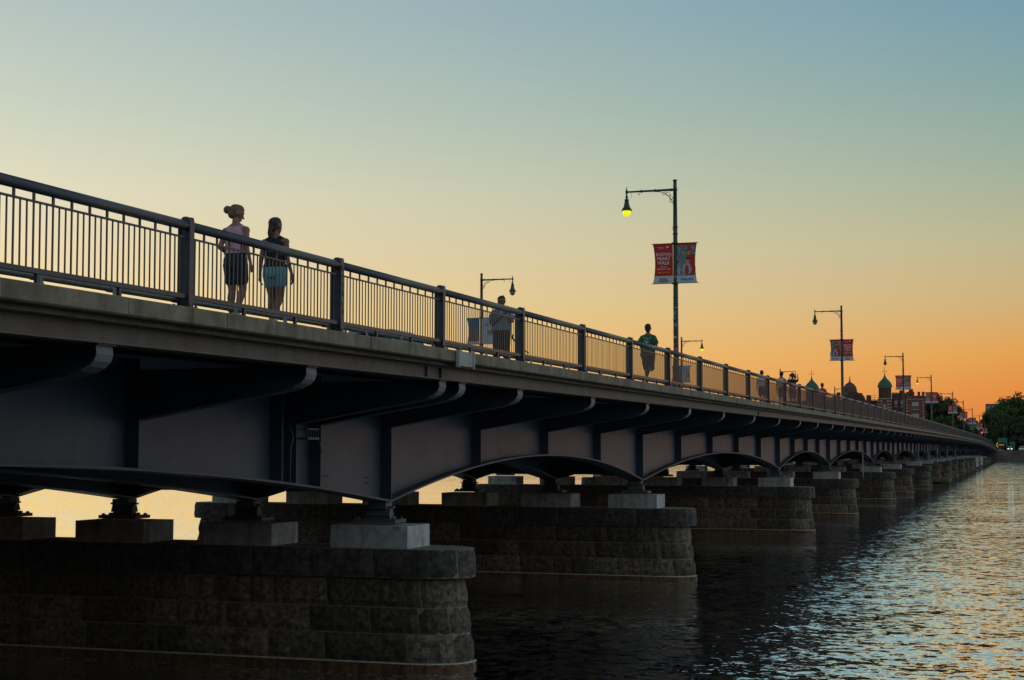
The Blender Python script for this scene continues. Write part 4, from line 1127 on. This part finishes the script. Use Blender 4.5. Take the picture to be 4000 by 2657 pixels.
g = thing('apartment_block', 'plain grey tower block half hidden behind the right-hand trees', 'building', (0,0,0))
m = MB().use('slab_grey'); m.box(-18.2, -9, 770, 784, 3.7, 25.6); m.build('wall', g); windows(g, -18, -9.2, 770, 6, 25, 4, 6, 1.2, 1.6)
g = thing('office_block', 'low grey block in the dip between the two groups of trees', 'building', (0,0,0))
m = MB().use('slab_grey'); m.box(-31, -22, 760, 780, 3.7, 17.6); m.box(-27,-24.5,762,770,17.6,18.6); m.build('wall', g); windows(g, -30.8, -22.2, 760, 6, 17, 6, 4, .9, 1.4)

# ------------------------------------------------------------------ far road end: signs, lights, cars
def gantry(x0, x1, z0, z1, y_, label):
    t = thing('road_sign', label, 'road sign', (0,0,0), 0, 'green road signs on the far bank')
    m = MB().use('sign_green'); m.box(x0, x1, y_-.08, y_, z0, z1); m.build('panel', t)
    m = MB().use('galv'); 
    for x in (x0+.3, x1-.3): m.tube([(x,y_+.2,3.7),(x,y_+.2,z1)], .12, 6)
    m.build('posts', t)
gantry(-9.7, -6.5, 6.25, 8.2, 578, 'large blank-looking green road sign above the amber lights on the far bank')
gantry(-5.8, -3.9, 5.6, 6.9, 580, 'smaller green road sign right of the large one on the far bank')
t = thing('arrow_board', 'road works arrow board with glowing amber lamps on the far bank', 'arrow board', (-8.9, 573, 3.8))
m = MB().use('shoe_dark'); m.box(-1.5,1.6,-.05,.1,1.0,2.9); m.build('board', t)
m = MB().use('galv'); m.tube([(0,.2,0),(0,.2,1.2)], .08, 6); m.box(-.9,.9,-.1,.6,0,.3); m.build('trailer', t)
for x, z in ((-1.25,1.95),(-1.0,2.35),(-.85,2.65),(-1.0,1.55),(-.85,1.25),(-.3,1.95),(.15,1.95),(.6,1.95),(1.05,1.9)):
    m = MB().use('bulb_amber'); m.ellipsoid((x,-.1,z), (.11,.06,.11), 8, 6); m.build('bulb', t)
t = thing('traffic_light', 'traffic light glowing red beyond the end of the bridge railing', 'traffic light', (-14.9, 570, 3.8))
m = MB().use('shoe_dark'); m.box(-.25,.25,-.15,.15,5.2,6.5); m.build('housing', t)
m = MB().use('galv'); m.tube([(0,.2,0),(0,.2,6.6)], .09, 6); m.build('pole', t)
m = MB().use('bulb_red'); m.ellipsoid((0,-.2,6.2),(.3,.1,.3),12,8); m.build('lens', t)
for x, yy, lb in ((-5.6,574,'car with white headlights under the small green sign'),(-1.8,576,'pale car on the far shore road near the right edge')):
    t = copy_tree(c1, lb, (x, yy, 3.75), 'cars on the far shore road', R(180))
for x in (-6.05,-5.15):
    pass
hl = [o for o in bpy.data.objects if o.get('label') == 'car with white headlights under the small green sign'][0]
for sx in (-.6,.6):
    m = MB().use('bulb_white'); m.ellipsoid((sx,2.3,.65),(.2,.08,.16),8,6); m.build('headlight', hl)
